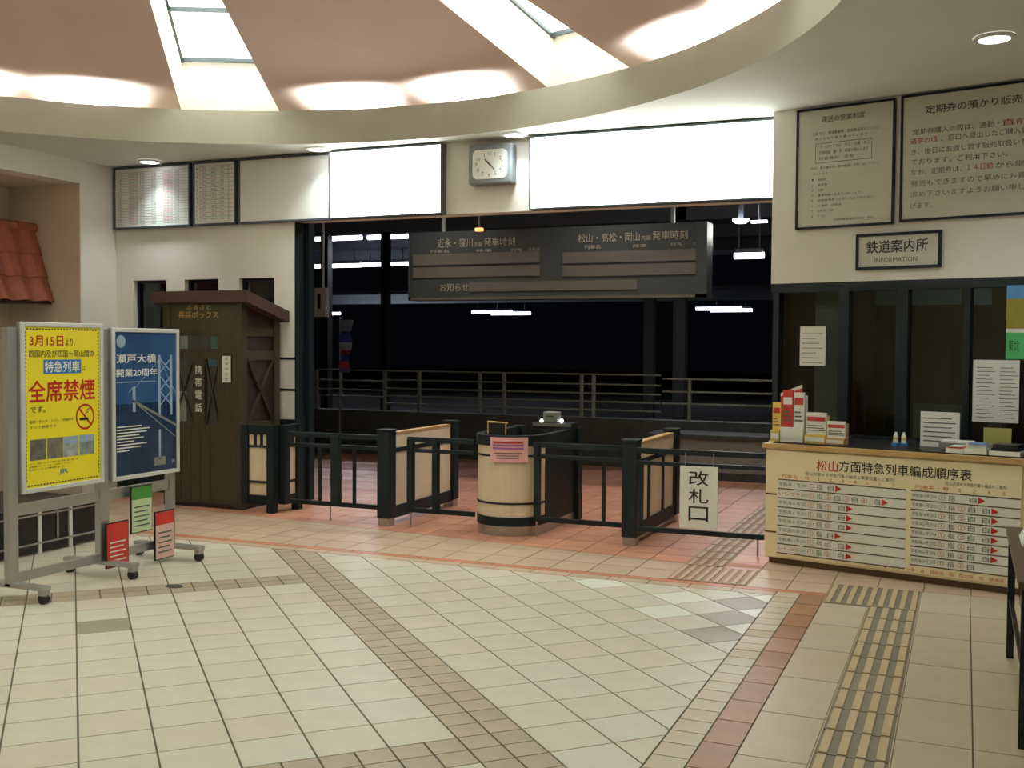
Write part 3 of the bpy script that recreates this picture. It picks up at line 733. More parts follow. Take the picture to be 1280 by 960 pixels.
def arcsheet(mat, u0, u1, z0, z1, rr, name):
    mb = MB(); n = 8
    for i in range(n):
        q = []
        for u in (u0+(u1-u0)*i/n, u0+(u1-u0)*(i+1)/n):
            y = -math.sqrt(max(rr*rr-(u+cx_)**2, 1e-4)); q.append((u, y))
        mb.face([(q[0][0], q[0][1], z0), (q[1][0], q[1][1], z0), (q[1][0], q[1][1], z1), (q[0][0], q[0][1], z1)])
    return mb.build(name, mat, pn)
sh = arcsheet(PINK, -w, w, c, d, BR+.012, 'sheet'); so = sh.modifiers.new('thick', 'SOLIDIFY'); so.thickness = .002
PUR = M('purple_ink', (150, 90, 150), .6)
for k, (m, zf, hf, s) in enumerate(((RED, .80, .08, .8), (PUR, .68, .07, .82), (PUR, .56, .07, .82), (INKG, .36, .05, .74), (INKG, .26, .04, .6), (INKG, .16, .04, .6))):
    arcsheet(m, -w*s, w*s, c+(d-c)*(zf-hf/2), c+(d-c)*(zf+hf/2), BR+.0145, 'print_line')

# ================================================================== WOODEN KIOSK
KY = 8.81; KF = Frame(0, KY, 0.); KX1 = fl(303, 638).x; KX0 = KX1-.98; KD = .64
kz = lambda py, px=255: KF.at(px, py)[1]
kx = lambda px, py=480: KF.at(px, py)[0]
kk = thing('phone_kiosk', 'dark wooden phone kiosk with a sloping roof against the back wall', 'kiosk', (0, KY, 0))
ZT_ = kz(378)                                             # wall top at the front
zb_ = ZT_-.16
# corner posts
for x in (KX0, KX1-.09):
    box('corner_post', KIOSK, kk, x, x+.09, 0, .09, 0, ZT_); box('corner_post', KIOSK, kk, x, x+.09, KD-.09, KD, 0, zb_+.02)
a, b = KX0+.09, KX1-.09
dx0, dx1 = kx(212), kx(273)                               # door
box('lintel', KIOSK, kk, a, b, .015, .06, kz(417), ZT_); 
zw1, zw0 = kz(419), kz(438); zx1, zx0 = kz(449), kz(531)
for x0, x1 in ((a, dx0), (dx1, b)): box('front_stile', KIOSK, kk, x0, x1, .015, .06, 0, kz(417))
dr = box('door', KIOSK, kk, dx0, dx1, .02, .055, .02, zx0)
for x0, x1 in ((dx0, dx0+.022), (dx1-.022, dx1), (kx(239), kx(254))): box('door_stile', KIOSK, dr, x0, x1, .02, .055, zx0, zx1)
for x0, x1 in ((dx0, dx0+.022), (dx1-.022, dx1)): box('door_stile', KIOSK, dr, x0, x1, .02, .055, zw0, zw1)
box('door_rail', KIOSK, dr, dx0, dx1, .02, .055, zx1, zw0); box('door_rail', KIOSK, dr, dx0, dx1, .02, .055, zw1, kz(416))
for k in range(1, 5): x = dx0+(dx1-dx0)*k/5; box('board_joint', KMESH, dr, x-.004, x+.004, .017, .021, .05, zx0-.04)
box('window_pane', GLASS, dr, dx0+.022, dx1-.022, .035, .04, zw0, zw1)
for x0, x1 in ((dx0+.022, kx(239)), (kx(254), dx1-.022)):
    box('window_pane', GLASS, dr, x0, x1, .035, .04, zx0, zx1)
    MB().bar((x0, .03, zx0), (x1, .03, zx1), .014, .012).build('cross_bar', KIOSK, dr); MB().bar((x1, .03, zx0), (x0, .03, zx1), .014, .012).build('cross_bar', KIOSK, dr)
for k, ch in enumerate('携帯電話'):
    zt = kz(457+15.8*k); text('lettering', ch, PAPER, dr, kx(242.5), kx(251), zt-.088, zt, .017, bold=.01)
MB().tube((dx0+.03, .02, kz(538)), (dx0+.03, -.035, kz(538)), .014, 8).build('door_knob', GOLDT, dr)
text('lettering', 'ふるさと', GOLDT, kk, kx(232), kx(263), kz(387), kz(381), .0125, bold=.01)
text('lettering', '長話ボックス', GOLDT, kk, kx(222.5), kx(272), kz(398), kz(389), .0125, bold=.015)
for k, (m, p0, p1, q0, q1) in enumerate(((PAPER, 222, 231, 420, 436), (M('teal_card', (60, 150, 140), .5), 260, 273, 420, 436), (PAPER, 219, 229, 490, 528), (BLUEINK, 257, 271, 448, 458))):
    t = tag(box('kiosk_leaflet', m, None, kx(p0), kx(p1), KY+.045, KY+.05, kz(q1), kz(q0)), ('pale leaflet behind the upper kiosk door window', 'teal card behind the upper kiosk door window', 'pale poster behind the lower left kiosk door pane', 'blue card behind the lower right kiosk door pane')[k], 'leaflet')
nt_ = thing('narrow_notice', 'narrow white upright notice on the kiosk front post', 'notice', ((kx(279)+kx(288))/2, KY-.001, kz(478, 283)))
hh = kz(445, 283)-kz(478, 283); box('sheet', PAPER, nt_, -.05, .05, -.004, 0, 0, hh)
for k, ch in enumerate('使用中注意'): text('lettering', ch, INKG, nt_, -.022, .022, hh*(.83-.19*k), hh*(.95-.19*k), -.0048, res=1)
# right side wall (x = KX1)
sd = KX1-.045
box('side_wall', KIOSK, kk, KX1-.04, KX1-.012, .09, KD-.09, 0, zx0); box('side_wall', KIOSK, kk, KX0+.012, KX0+.04, .09, KD-.09, 0, ZT_-.1)
MB().face([(KX1-.03, .09, zx0), (KX1-.03, KD-.09, zx0), (KX1-.03, KD-.09, zb_), (KX1-.03, .09, ZT_)]).build('inner_panel', KMESH, kk)
for z0, z1 in ((zx0-.03, zx0+.03), (zx1-.01, zw0-.0), (zw1-.01, zw1+.08)): box('side_rail', KIOSK, kk, KX1-.04, KX1-.008, .09, KD-.09, z0, z1)
MB().bar((KX1-.015, .10, zx0), (KX1-.015, KD-.10, zx1), .035, .014).build('cross_brace', KIOSK, kk); MB().bar((KX1-.015, KD-.10, zx0), (KX1-.015, .10, zx1), .035, .014).build('cross_brace', KIOSK, kk)
box('back_panel', KMESH, kk, KX0+.02, KX1-.02, KD-.03, KD-.01, 0, zb_); box('plinth', BLACK, kk, KX0+.01, KX1-.01, .01, KD-.01, 0, .04)
# sloping roof
mb = MB(); ov = .10; zr0, zr1 = ZT_, ZT_+.115
y0_, y1_ = -.05, KD+.03; sl = -.26
def rz_(y, z): return z + sl*(y-y0_)
v = []
for z in (zr0, zr1):
    for x, y in ((KX0-ov, y0_), (KX1+ov, y0_), (KX1+ov, y1_), (KX0-ov, y1_)): v.append((x, y, rz_(y, z)))
mb.v = v; mb.f = [(0, 3, 2, 1), (4, 5, 6, 7), (0, 1, 5, 4), (1, 2, 6, 5), (2, 3, 7, 6), (3, 0, 4, 7)]; mb.mi = [0]*6
mb.build('roof', KROOF, kk)

# ================================================================== ROLLING NOTICE BOARD
SX = -5.63; SF = Frame(SX, 0, R_(90))                    # local x runs along +Y, faces +X
ya, yb, yc = SF.at(14, 600)[0], SF.at(128, 600)[0], SF.at(213, 600)[0]
nb = thing('notice_board', 'rolling two-panel aluminium notice board at the left', 'notice board', (SX, 0, 0), R_(90))
zt = SF.at(128, 408)[1]
for y, w in ((ya, .07), (yb, .085), (yc, .06)): box('post', ALU, nb, y-w/2, y+w/2, -.02, .03, .09, zt-.02)
for y in (ya, yb, yc):
    ft = box('foot', ALU, nb, y-.035, y+.035, -.30, .34, .085, .115, bevel=.006)
    for d in (-.27, .31):
        cs = MB().tube((y-.02, d, .033), (y+.02, d, .033), .033, 14).build('caster', BLACK, ft)
        box('caster_fork', STEEL, ft, y-.028, y+.028, d-.022, d+.022, .055, .085)
for p, q in ((ya, yb), (yb, yc)):
    box('lower_beam', ALU, nb, p+.035, q-.035, -.012, .02, .105, .165); zbm = SF.at(170, 611)[1]
    box('middle_beam', ALU, nb, p+.035, q-.035, -.012, .02, zbm-.045, zbm+.03)
def poster(px0, px1, pt_, pb_, mat, name):
    y0, y1 = SF.at(px0, 500)[0], SF.at(px1, 500)[0]; z1 = (SF.at(px0, pt_[0])[1]+SF.at(px1, pt_[1])[1])/2; z0 = (SF.at(px0, pb_[0])[1]+SF.at(px1, pb_[1])[1])/2
    f = .03; fo = box('poster_frame', ALU, nb, y0, y1, -.035, -.01, z0, z1)
    for a, b, c, d in ((y0, y0+f, z0, z1), (y1-f, y1, z0, z1), (y0+f, y1-f, z0, z0+f), (y0+f, y1-f, z1-f, z1)): box('frame_edge', M('frame_white', (214, 216, 210), .35, metal=.2), fo, a, b, -.052, -.035, c, d, bevel=.004)
    return box(name, mat, nb, y0+f, y1-f, -.04, -.035, z0+f, z1-f), y0+f, y1-f, z0+f, z1-f, fo
po, y0, y1, z0, z1, fo = poster(20, 123, (401, 406), (617, 603), YELLOW, 'poster')
W, H_ = y1-y0, z1-z0
def px_(u0, u1, v0, v1): return y0+W*u0, y0+W*u1, z1-H_*v1, z1-H_*v0
def pt_txt(s, m, u0, u1, v0, v1, bold=0., res=2): text('lettering', s, m, po, *px_(u0, u1, v0, v1), -.0412, bold=bold, res=res)
def pt_box(m, u0, u1, v0, v1, name='print_patch', y=-.0408): a, b, c, d = px_(u0, u1, v0, v1); return box(name, m, po, a, b, y-.0002, y+.0006, c, d)
pt_txt('3月15日', RED, .07, .50, .055, .12, .03); pt_txt('より、', INKO, .53, .66, .07, .12, .01)
pt_txt('四国内及び四国～岡山間の', INKO, .06, .92, .145, .19, .01)
pt_box(BLUEINK, .24, .74, .205, .295); pt_txt('特急列車', WHITE, .26, .72, .215, .285, .03); pt_txt('は', INKO, .76, .80, .245, .28)
pt_txt('全席禁煙', RED, .05, .93, .335, .47, .035); pt_txt('です。', INKO, .07, .26, .495, .535, .01)
pt_txt('座席・デッキ・トイレ・洗面所も', INKO, .06, .63, .58, .60, res=1); pt_txt('すべて禁煙です', INKO, .06, .40, .615, .635, res=1)
# no smoking roundel
cxu, czv = px_(.79, .79, .565, .565)[0], px_(.5, .5, .58, .58)[2]; rr = .085
rg = MB()
for i in range(32):
    t0, t1 = 2*math.pi*i/32, 2*math.pi*(i+1)/32
    rg.face([(cxu+r*math.cos(t), -.0415, czv+r*math.sin(t)*1.05) for r, t in ((rr, t0), (rr, t1), (rr-.013, t1), (rr-.013, t0))][::-1])
rg.bar((cxu-rr*.68, -.0413, czv+rr*.72), (cxu+rr*.68, -.0413, czv-rr*.72), .013, .0006).build('no_smoking_ring', RED, po)
MB().box(cxu-.05, cxu+.03, -.0418, -.0412, czv-.024, czv-.008).build('cigarette', INK, po)
MB().bar((cxu-.0, -.0414, czv+.02), (cxu+.03, -.0414, czv+.035), .006, .0004).bar((cxu+.01, -.0414, czv+.04), (cxu+.04, -.0414, czv+.055), .006, .0004).build('smoke', INK, po)
for k, (u, m) in enumerate(((.06, (96, 96, 84)), (.28, (110, 108, 90)), (.49, (150, 156, 150)), (.71, (120, 132, 130)))):
    pt_box(M('print_photo_%d' % k, m, .5, var=.45, scale=16), u, u+.205, .70, .83, 'photo_print')
for k, (u, v) in enumerate(((.49, .70), (.71, .70))): pt_box(PALE, u, u+.205, v, v+.045, 'photo_sky', y=-.0414)
for k, s in enumerate(('※一部の列車を除きます', '※喫煙コーナーをご利用ください', '※詳しくは係員まで')): pt_txt(s, INKO, .05, .70-.1*k, .845+.018*k, .856+.018*k, res=1)
pt_txt('JR', BLUEINK, .43, .55, .905, .94, .03)
for v in (.015, .985):
    for k in range(24): pt_box(INKO, .03+k*.0395, .055+k*.0395, v-.004, v+.004, 'dash')
for u in (.015, .975):
    for k in range(40): pt_box(INKO, u, u+.01, .03+k*.0235, .042+k*.0235, 'dash')
# bridge poster
po, y0, y1, z0, z1, fo = poster(134, 218, (408, 413), (601, 590), BLUE, 'poster')
W, H_ = y1-y0, z1-z0
a, b, c, d = px_(0, 1, .50, 1); box('print_patch', NAVY, po, a, b, -.0409, -.0402, c, d)
pt_txt('瀬戸大橋', WHITE, .03, .66, .155, .215, .02); pt_txt('開業20周年', WHITE, .03, .68, .255, .31, .02)
pt_box(PALE, .03, .66, .345, .352)
for u in (.70, .90): pt_box(PALE, u, u+.035, .16, .60, 'bridge_tower')
pt_box(PALE, .70, .735, .70, .92, 'bridge_tower')
def seg(u0, v0, u1, v1, w, m=PALE, nm='bridge_line'):
    a, _, c, _ = px_(u0, u0, v0, v0); b, _, d, _ = px_(u1, u1, v1, v1); MB().bar((a, -.0415, c), (b, -.0415, d), w, .0006).build(nm, m, po)
for v in (.18, .31, .42):
    seg(.72, v, .92, v+.11, .009); seg(.92, v, .72, v+.11, .009)
seg(.28, .48, 1.0, .68, .018, GREY, 'bridge_deck'); seg(.33, .50, .98, .76, .008, GREY, 'bridge_deck'); seg(.3, .38, .3, .56, .03, PALE, 'bridge_tower'); seg(.22, .42, .3, .38, .008); seg(.72, .19, .3, .40, .004); seg(.72, .19, 1.0, .45, .004)
for k in range(9): pt_box(PAPER, .03, (.42, .55, .50, .38, .45, .30, .50, .40, .22)[k], .655+k*.021, .663+k*.021, 'print_line')
pt_box(GREY, .62, .82, .90, .96, 'rock_print'); pt_txt('JR', PALE, .92, .98, .93, .96)
MB().tube((y0+W*.1, -.0408, z1-H_*.065), (y0+W*.1, -.0414, z1-H_*.065), .045, 20).build('round_emblem', PALE, po)
# small notices on the lower part of the board
def small_notice(px0, px1, py0, py1, m, label, top=None, rows=5, dx=-.055, hook=False):
    f2 = Frame(SX, 0, R_(90)); a, b, c, d = f2.box(px0, py0, px1, py1, dx)
    t = thing('notice_card', label, 'notice', (SX-dx, a, c), R_(90), 'small notices on the rolling board'); w, h = b-a, d-c
    box('frame', BLACK, t, 0, w, -.006, .006, 0, h); box('sheet', m, t, .008, w-.008, -.009, -.006, .008, h-.008)
    if top: box('header_patch', top, t, .008, w-.008, -.0105, -.009, h*.72, h-.008)
    for k in range(rows): box('print_line', INKG if m is not MATS['red_sheet'] else PAPER, t, w*.15, w*(.85-.1*(k % 2)), -.0105, -.009, h*(.14+.1*k), h*(.17+.1*k))
    if hook:
        for x in (w*.2, w*.8): MB().tube((x, 0, h), (x, 0, zbm-.045-c), .004, 6).build('hook', STEEL, t)
M('red_sheet', (205, 52, 44), .45); M('green_sheet', (196, 214, 170), .45); M('pink_sheet', (228, 186, 178), .45)
small_notice(132, 160, 652, 708, MATS['red_sheet'], 'red notice card standing on the lower beam of the rolling board', rows=5)
small_notice(163, 189.5, 607, 665, MATS['green_sheet'], 'green headed notice card hanging under the blue bridge poster', M('green_head', (70, 140, 60), .5), 5, hook=True)
small_notice(193, 217, 638, 698, MATS['pink_sheet'], 'pink notice card at the far end of the rolling board', MATS['red_sheet'], 5)

# black backed bench behind the board
p0, p1 = fl(0, 700), fl(125, 675)
BF = Frame(-6.70, 0, R_(90)); q0, q1 = BF.at(-40, 660)[0], BF.at(121, 660)[0]
bh = BF.at(100, 622)[1]
bn2 = thing('waiting_bench', 'low black backed waiting bench behind the rolling board', 'bench', (-6.70, 0, 0), R_(90))
cuts = [q0, BF.at(13, 660)[0], BF.at(47.5, 660)[0], BF.at(86, 660)[0], q1]
for a, b in zip(cuts[:-1], cuts[1:]):
    box('back_panel', BLACK, bn2, a+.018, b-.018, -.02, .02, .01, bh, bevel=.015)
for x in cuts: box('upright', WHITE, bn2, x-.016, x+.016, -.025, .025, 0, bh+.01)
for z in (.085, bh-.075): box('rail', STEEL, bn2, q0, q1, -.034, -.022, z-.007, z+.007)
box('seat', BLACK, bn2, q0, q1, .03, .40, .30, .34); box('centre_strip', ALU, bn2, BF.at(69, 660)[0]-.008, BF.at(69, 660)[0]+.008, -.03, -.022, .10, bh-.08)
for x in (q0+.05, q1-.05): box('leg', ALU, bn2, x-.02, x+.02, .34, .38, 0, .30)

# ================================================================== TILED AWNING IN THE RECESS
YE = 8.945; AF = Frame(0, YE, 0.); xt, z_t = AF.at(45, 289); xbm, z_b = AF.at(66, 376)
XA = xt-.02
aw = thing('tiled_awning', 'red clay tiled awning over the doorway at the far left', 'awning', (XA, YE, z_b))
run, rise = max(.16, xbm-XA), z_t-z_b
rows, cols, pit = 3, 9, .27
n_ = 8; proto = None; tl = math.hypot(run, rise)/rows; ang = math.atan2(rise, run)
for r in range(rows):
    for c in range(cols):
        if proto is None:
            mb = MB(); hw_ = pit/2
            for i in range(n_):
                y0_, y1_ = -hw_+pit*i/n_, -hw_+pit*(i+1)/n_
                f_ = lambda y: .045*math.cos(math.pi*y/pit)**2
                for zz, flip in ((.0, False), (-.02, True)):
                    q = [(0, y0_, f_(y0_)+zz), (tl*1.08, y0_, f_(y0_)+zz+.02), (tl*1.08, y1_, f_(y1_)+zz+.02), (0, y1_, f_(y1_)+zz)]
                    mb.face(q[::-1] if flip else q)
                mb.face([(tl*1.08, y0_, f_(y0_)), (tl*1.08, y1_, f_(y1_)), (tl*1.08, y1_, f_(y1_)+.02), (tl*1.08, y0_, f_(y0_)+.02)])
            o = proto = mb.build('roof_tile', ROOFT, aw)
        else: o = proto.copy(); COL.objects.link(o)
        s = r*tl
        o.location = (s*math.cos(ang), -pit/2-c*pit, rise-s*math.sin(ang)); o.rotation_euler = (0, ang, 0)
for c in range(cols): MB().tube((.0, -c*pit, rise+.03), (.0, -(c+1)*pit+.01, rise+.035), .055, 10).build('ridge_tile', ROOFT, aw)
MB().prism([(XR+.004-XA, 0), (run*.9, 0), (0, rise-.03), (XR+.004-XA, rise-.03)], -.06, -.03).build('end_board', KROOF, aw)
box('fascia_board', KROOF, aw, run*.9, run*.93, -cols*pit, 0, -.04, .0); box('top_board', KROOF, aw, XR+.004-XA, .0, -cols*pit, -.03, rise-.05, rise-.02); box('soffit', KROOF, aw, XR+.004-XA, run*.9, -cols*pit, 0, -.03, -.01)

# ================================================================== INFORMATION WALL SIGNS (local frame IN)
def in_thing(name, label, cat, x, y, z, group=None): return thing(name, label, cat, IN.world(x, y, z), IA, group)
def in_sign(name, label, tl, tr, bl, br, rightx=None, fw_=.018):
    x0 = (IN.at(*tl)[0]+IN.at(*bl)[0])/2; x1 = rightx or (IN.at(*tr)[0]+IN.at(*br)[0])/2
    z1 = min((IN.at(*tl)[1]+IN.at(*tr)[1])/2, ZC-.012); z0 = (IN.at(*bl)[1]+IN.at(*br)[1])/2
    t = in_thing(name, label, 'sign', x0, 0, z0); w, h = x1-x0, z1-z0
    box('sign_face', SIGNW, t, fw_*.5, w-fw_*.5, -.02, -.002, fw_*.5, h-fw_*.5)
    for a, b, c, d in ((0, fw_, 0, h), (w-fw_, w, 0, h), (fw_, w-fw_, 0, fw_), (fw_, w-fw_, h-fw_, h)): box('frame_bar', GREEN, t, a, b, -.03, -.001, c, d)
    for a in (.04, w-.04):
        for c in (.04, h-.04): MB().tube((a, -.021, c), (a, -.024, c), .006, 8).build('screw', STEEL, t)
    return t, w, h
t, w, h = in_sign('rules_sign', 'framed notice sign with many small lines of print, above the information windows', (997, 139), (1120.5, 123), (996, 288), (1118.5, 280))
def L(s, m, u0, u1, v0, v1, bold=0., res=2): text('lettering', s, m, t, w*u0, w*u1, h*(1-v1), h*(1-v0), -.0212, bold=bold, res=res)
L('運送の営業制度', INKG, .26, .70, .075, .125, .01)
L('当駅では、普通乗車券、定期乗車券などのほか', INKG, .17, .85, .20, .23, res=1); L('次のとおり取り扱っています。', INKG, .19, .75, .245, .27, res=1)
L('きっぷのうりば　平日・土曜・休日', INKG, .25, .75, .31, .34, res=1); L('営業時間　朝・夕　係員が案内します', INKG, .24, .74, .36, .39, res=1); L('取扱種別　全般', INKG, .24, .60, .41, .435, res=1)
for a, b, c, d in ((.20, .775, .295, .299), (.20, .775, .455, .459), (.20, .204, .295, .459), (.771, .775, .295, .459)): box('print_rule', INKG, t, w*a, w*b, -.0212, -.0202, h*(1-d), h*(1-c))
L('なお、次の場合は、他の係員にお申し出ください。', INKG, .16, .85, .485, .51, res=1); L('おことわり', INKG, .18, .33, .535, .555, res=1)
for k, (s, e) in enumerate((('乗車券', .31), ('特急券', .33), ('定期券', .29), ('乗車券類の変更又は払いもどし', .70), ('団体乗車券のお申し込みの取り扱い', .80), ('入場券・回数券', .48), ('お忘れ物のご案内', .40), ('その他', .31))):
    v = .585+k*.043; L('%d' % (k+1), INKG, .17, .185, v, v+.018, res=1); L(s, INKG, .235, e, v, v+.022, res=1)
L('四国旅客鉄道株式会社　駅長', INKG, .40, .80, .925, .945, res=1)
xB = IN.at(1280, 200)[0]+.55
t, w, h = in_sign('season_ticket_sign', 'large framed sign with red phrases at the upper right corner', (1126, 122), (1280, 99), (1127, 279), (1280, 267), rightx=xB)
wf = w; w = (IN.at(1280, 200)[0]-IN.at(1126, 200)[0])/.97   # visible width unit
L('定期券の預かり販売', INK, .20, .95, .10, .165, .01)
rowsB = (('　定期券購入の際は、通勤・', INKG, .10, .78), ('通学の頃', RED, .08, .30), ('、窓口へ提出したご購入書を', INKG, .33, 1.05), ('き、後日にお渡し致す販売取扱いをし', INKG, .09, 1.05), ('ております。ご利用下さい。', INKG, .09, .85), ('なお、定期券は、', INKG, .09, .50), ('１４日前', RED, .54, .74), ('から継続', INKG, .76, 1.05), ('発売もできますので早めにお買い', INKG, .09, 1.05), ('求め下さいますようお願い申し上', INKG, .09, 1.05), ('げます。', INKG, .09, .27))
vrow = (.275, .345, .345, .43, .51, .59, .59, .59, .68, .765, .855)
for (s, m, a, b), v in zip(rowsB, vrow): L(s, m, a, b, v, v+.048)
L('直前', RED, .80, 1.0, .275, .323)
t, w, h = in_sign('information_sign', 'small framed sign with bold black lettering under the two large signs', (1071, 294), (1178, 287), (1071, 338), (1177, 334), fw_=.022)
L('鉄道案内所', INK, .13, .85, .20, .55, .02); L('INFORMATION', INKO, .23, .73, .68, .81, res=2)

# ================================================================== INFORMATION COUNTER
DY = -.79; CX0 = .30; cxr = 3.2
def cp(px, py, dy=DY): return IN.at(px, py, dy)
ic = in_thing('information_counter', 'cream information counter with a wooden top and printed front board', 'counter', 0, 0, 0)
xa = cp(957, 630)[0]; xbd = cp(972, 630)[0]; CTZ = CT
box('body', CREAMP, ic, xa, cxr, DY, -.03, .05, CTZ-.045); box('plinth', BROWN, ic, xa+.02, cxr, DY+.03, -.03, 0, .05)
box('top', WOODED, ic, xa-.02, cxr+.02, DY-.03, -.015, CTZ-.045, CTZ-.01); box('top_inset', BLACK, ic, xa+.04, cxr, DY+.03, -.02, CTZ-.01, CTZ, )
for py in (617, 664): z = cp(962, py)[1]; box('panel_joint', BROWN, ic, xa-.002, xbd, DY-.003, DY+.01, z-.006, z+.006)
# front board
br_ = cp(1278, 600)[0]; zb1 = CTZ-.06
fb = box('front_board', CREAMP, ic, xbd, br_, DY-.018, DY, .07, zb1)
yb_ = DY-.0185
for s, m, p0, p1 in (('松山', RED, 1022, 1048), ('方面特急列車編成順序表', INK, 1050, 1216)):
    x0, x1 = cp(p0, 582)[0], cp(p1, 582)[0]; zz = (cp(1022, 584)[1]+cp(1216, 596)[1])/2 if False else cp((p0+p1)/2, 574+(((p0+p1)/2-1022)/194)*11)[1]
    text('lettering', s, m, fb, x0, x1, zz-.085, zz-.005, yb_-.0006, bold=.015)
text('lettering', '（松山方面ゆき特急列車の編成と乗車位置のご案内）', INKG, fb, cp(1007, 592)[0], cp(1120, 597)[0], cp(1060, 598)[1], cp(1060, 593)[1], yb_-.0006, res=1)
text('lettering', '（松山方面ゆき特急列車の編成のご案内）', INKG, fb, cp(1182, 604)[0], cp(1260, 609)[0], cp(1220, 609)[1], cp(1220, 604)[1], yb_-.0006, res=1)
text('lettering', '列車名・号　１　２　３　４　５　６　７', ORANGE, fb, cp(978, 597)[0], cp(1119, 605)[0], cp(1048, 603)[1], cp(1048, 598)[1], yb_-.0006, res=1)
text('lettering', '列車名・号　１　２　３　４', ORANGE, fb, cp(1145, 609)[0], cp(1258, 616)[0], cp(1200, 615)[1], cp(1200, 610)[1], yb_-.0006, res=1)
def rowset(pxa, pxb, pya, pyb, arrows, texts, longs):
    x0, x1 = cp(pxa, (pya[0]+pyb)/2)[0], cp(pxb, (pya[0]+pyb)/2)[0]
    zt = cp(pxa, pya[0])[1]; zbt = cp(pxa, pyb)[1]; n = 8; hgt = (zt-zbt)/n
    for k in range(n):
        z1 = zt-k*hgt; z0 = z1-hgt
        box('row_strip', PAPER, fb, x0, x1, yb_-.001, yb_+.001, z0, z1); box('row_rule', BROWN, fb, x0, x1, yb_-.002, yb_+.001, z1-.004, z1+.004)
        xx = cp(arrows[k], 640)[0] if arrows[k] else None
        s, isred = texts[k]
        e = x0+(x1-x0)*.22; text('lettering', s, RED if isred else INKG, fb, x0+.01, e-.03, z0+hgt*.32, z0+hgt*.72, yb_-.0026, res=1)
        text('lettering', '%d' % (2000+k), INKG, fb, e-.025, e+.02, z0+hgt*.32, z0+hgt*.72, yb_-.0026, res=1)
        end = (xx-.10) if xx else e+.3
        nb_ = max(2, int((end-e-.02)/.066))
        for q in range(nb_):
            xq = e+.03+q*.066
            text('lettering', ('①', '指', '②', '自', '③', '自', '④', '自')[q % 8], ORANGE if q % 2 == 0 else INKG, fb, xq, xq+.045, z0+hgt*.22, z0+hgt*.8, yb_-.0026, res=1)
        if xx:
            text('lettering', '自', INKG, fb, xx-.075, xx-.03, z0+hgt*.22, z0+hgt*.8, yb_-.0026, res=1)
            MB().prism([(xx-.018, z0+hgt*.15), (xx+.028, z0+hgt*.5), (xx-.018, z0+hgt*.85)], yb_-.003, yb_).build('arrow', RED, fb)
    box('row_rule', BROWN, fb, x0, x1, yb_-.002, yb_+.001, zbt-.004, zbt+.004)
tA = [('宇和海２号', 0), ('いしづち', 1), ('宇和海４号', 0), ('宇和海６号', 0), ('宇和海８号', 0), ('宇和海10号', 0), ('宇和海12号', 0), ('いしづち', 1)]
tB = [('宇和海%d号' % k, 0) for k in range(14, 30, 2)]
rowset(973, 1133, (598.5,), 690, (1048, 1106, 1062, 1062, 1062, 1048, 1062, 1062), tA, ())
rowset(1139, 1276, (612.5,), 705, (1227, 1244, 1244, 1244, 1244, 1244, 1244, None), tB, ())
text('lettering', '●　グリーン車　自　自由席　指　指定席　禁　禁煙車', ORANGE, fb, cp(1105, 712)[0], cp(1256, 724)[0], cp(1180, 719)[1], cp(1180, 714)[1], yb_-.0006, res=1)

# ---- things standing on the counter (base pixel -> spot on the counter top)
def on_counter(px, py=None, depth=.12):
    """spot on the top at a given distance behind the counter's front edge"""
    y = DY+depth; return IN.at(px, 560, y)[0], y
LEAF = [M('leaf_yellow', (226, 190, 90), .5, var=.1), M('leaf_red', (196, 60, 48), .5, var=.08), M('leaf_white', (226, 224, 214), .5, var=.05), M('leaf_blue', (96, 130, 170), .5, var=.2), M('leaf_olive', (190, 178, 90), .5, var=.1)]
def rack(px0, px1, pyt, pyb, depth, base, sheets, label, name='brochure_rack', tilt=.0):
    x0, y = on_counter(px0, depth=depth); x1, _ = on_counter(px1, depth=depth); w = x1-x0
    h = IN.at((px0+px1)/2, pyt, y)[1]-CTZ
    t = in_thing(name, label, 'brochures', x0, y, CTZ, 'brochure racks on the counter')
    box('tray', base, t, 0, w, 0, .09, 0, h*.28); box('back_plate', base, t, 0, w, .085, .095, h*.28, h*.9)
    n = len(sheets)
    for k, m in enumerate(sheets):
        a, b = w*k/n+.004, w*(k+1)/n-.004
        s = MB().box(a, b, .03, .05, h*.12, h*(1-.04*k)).build('brochure', m, t)
        box('cover_band', LEAF[1] if m is not LEAF[1] else LEAF[2], s, a+.006, b-.006, .0285, .03, h*.72, h*.86)
        for q in range(3): box('print_line', INKG, s, a+.008, b-.008-.01*q, .0285, .03, h*(.40+.08*q), h*(.43+.08*q))
        box('tray_label', LEAF[2], s, a+.004, b-.004, -.002, 0, h*.06, h*.2)
rack(962.5, 974, 503, 553, .10, LEAF[4], [LEAF[0]], 'slim yellow brochure rack at the left end of the counter')
rack(975, 1003, 488, 553, .10, LEAF[2], [LEAF[1], LEAF[2]], 'tall red and white brochure rack on the counter')
rack(1005, 1031, 516, 553, .10, LEAF[0], [LEAF[2]], 'yellow brochure rack between the red rack and the wooden box')
rack(1031, 1055, 527, 557, .08, WOODED, [LEAF[2]], 'wooden box holding a white brochure on the counter')
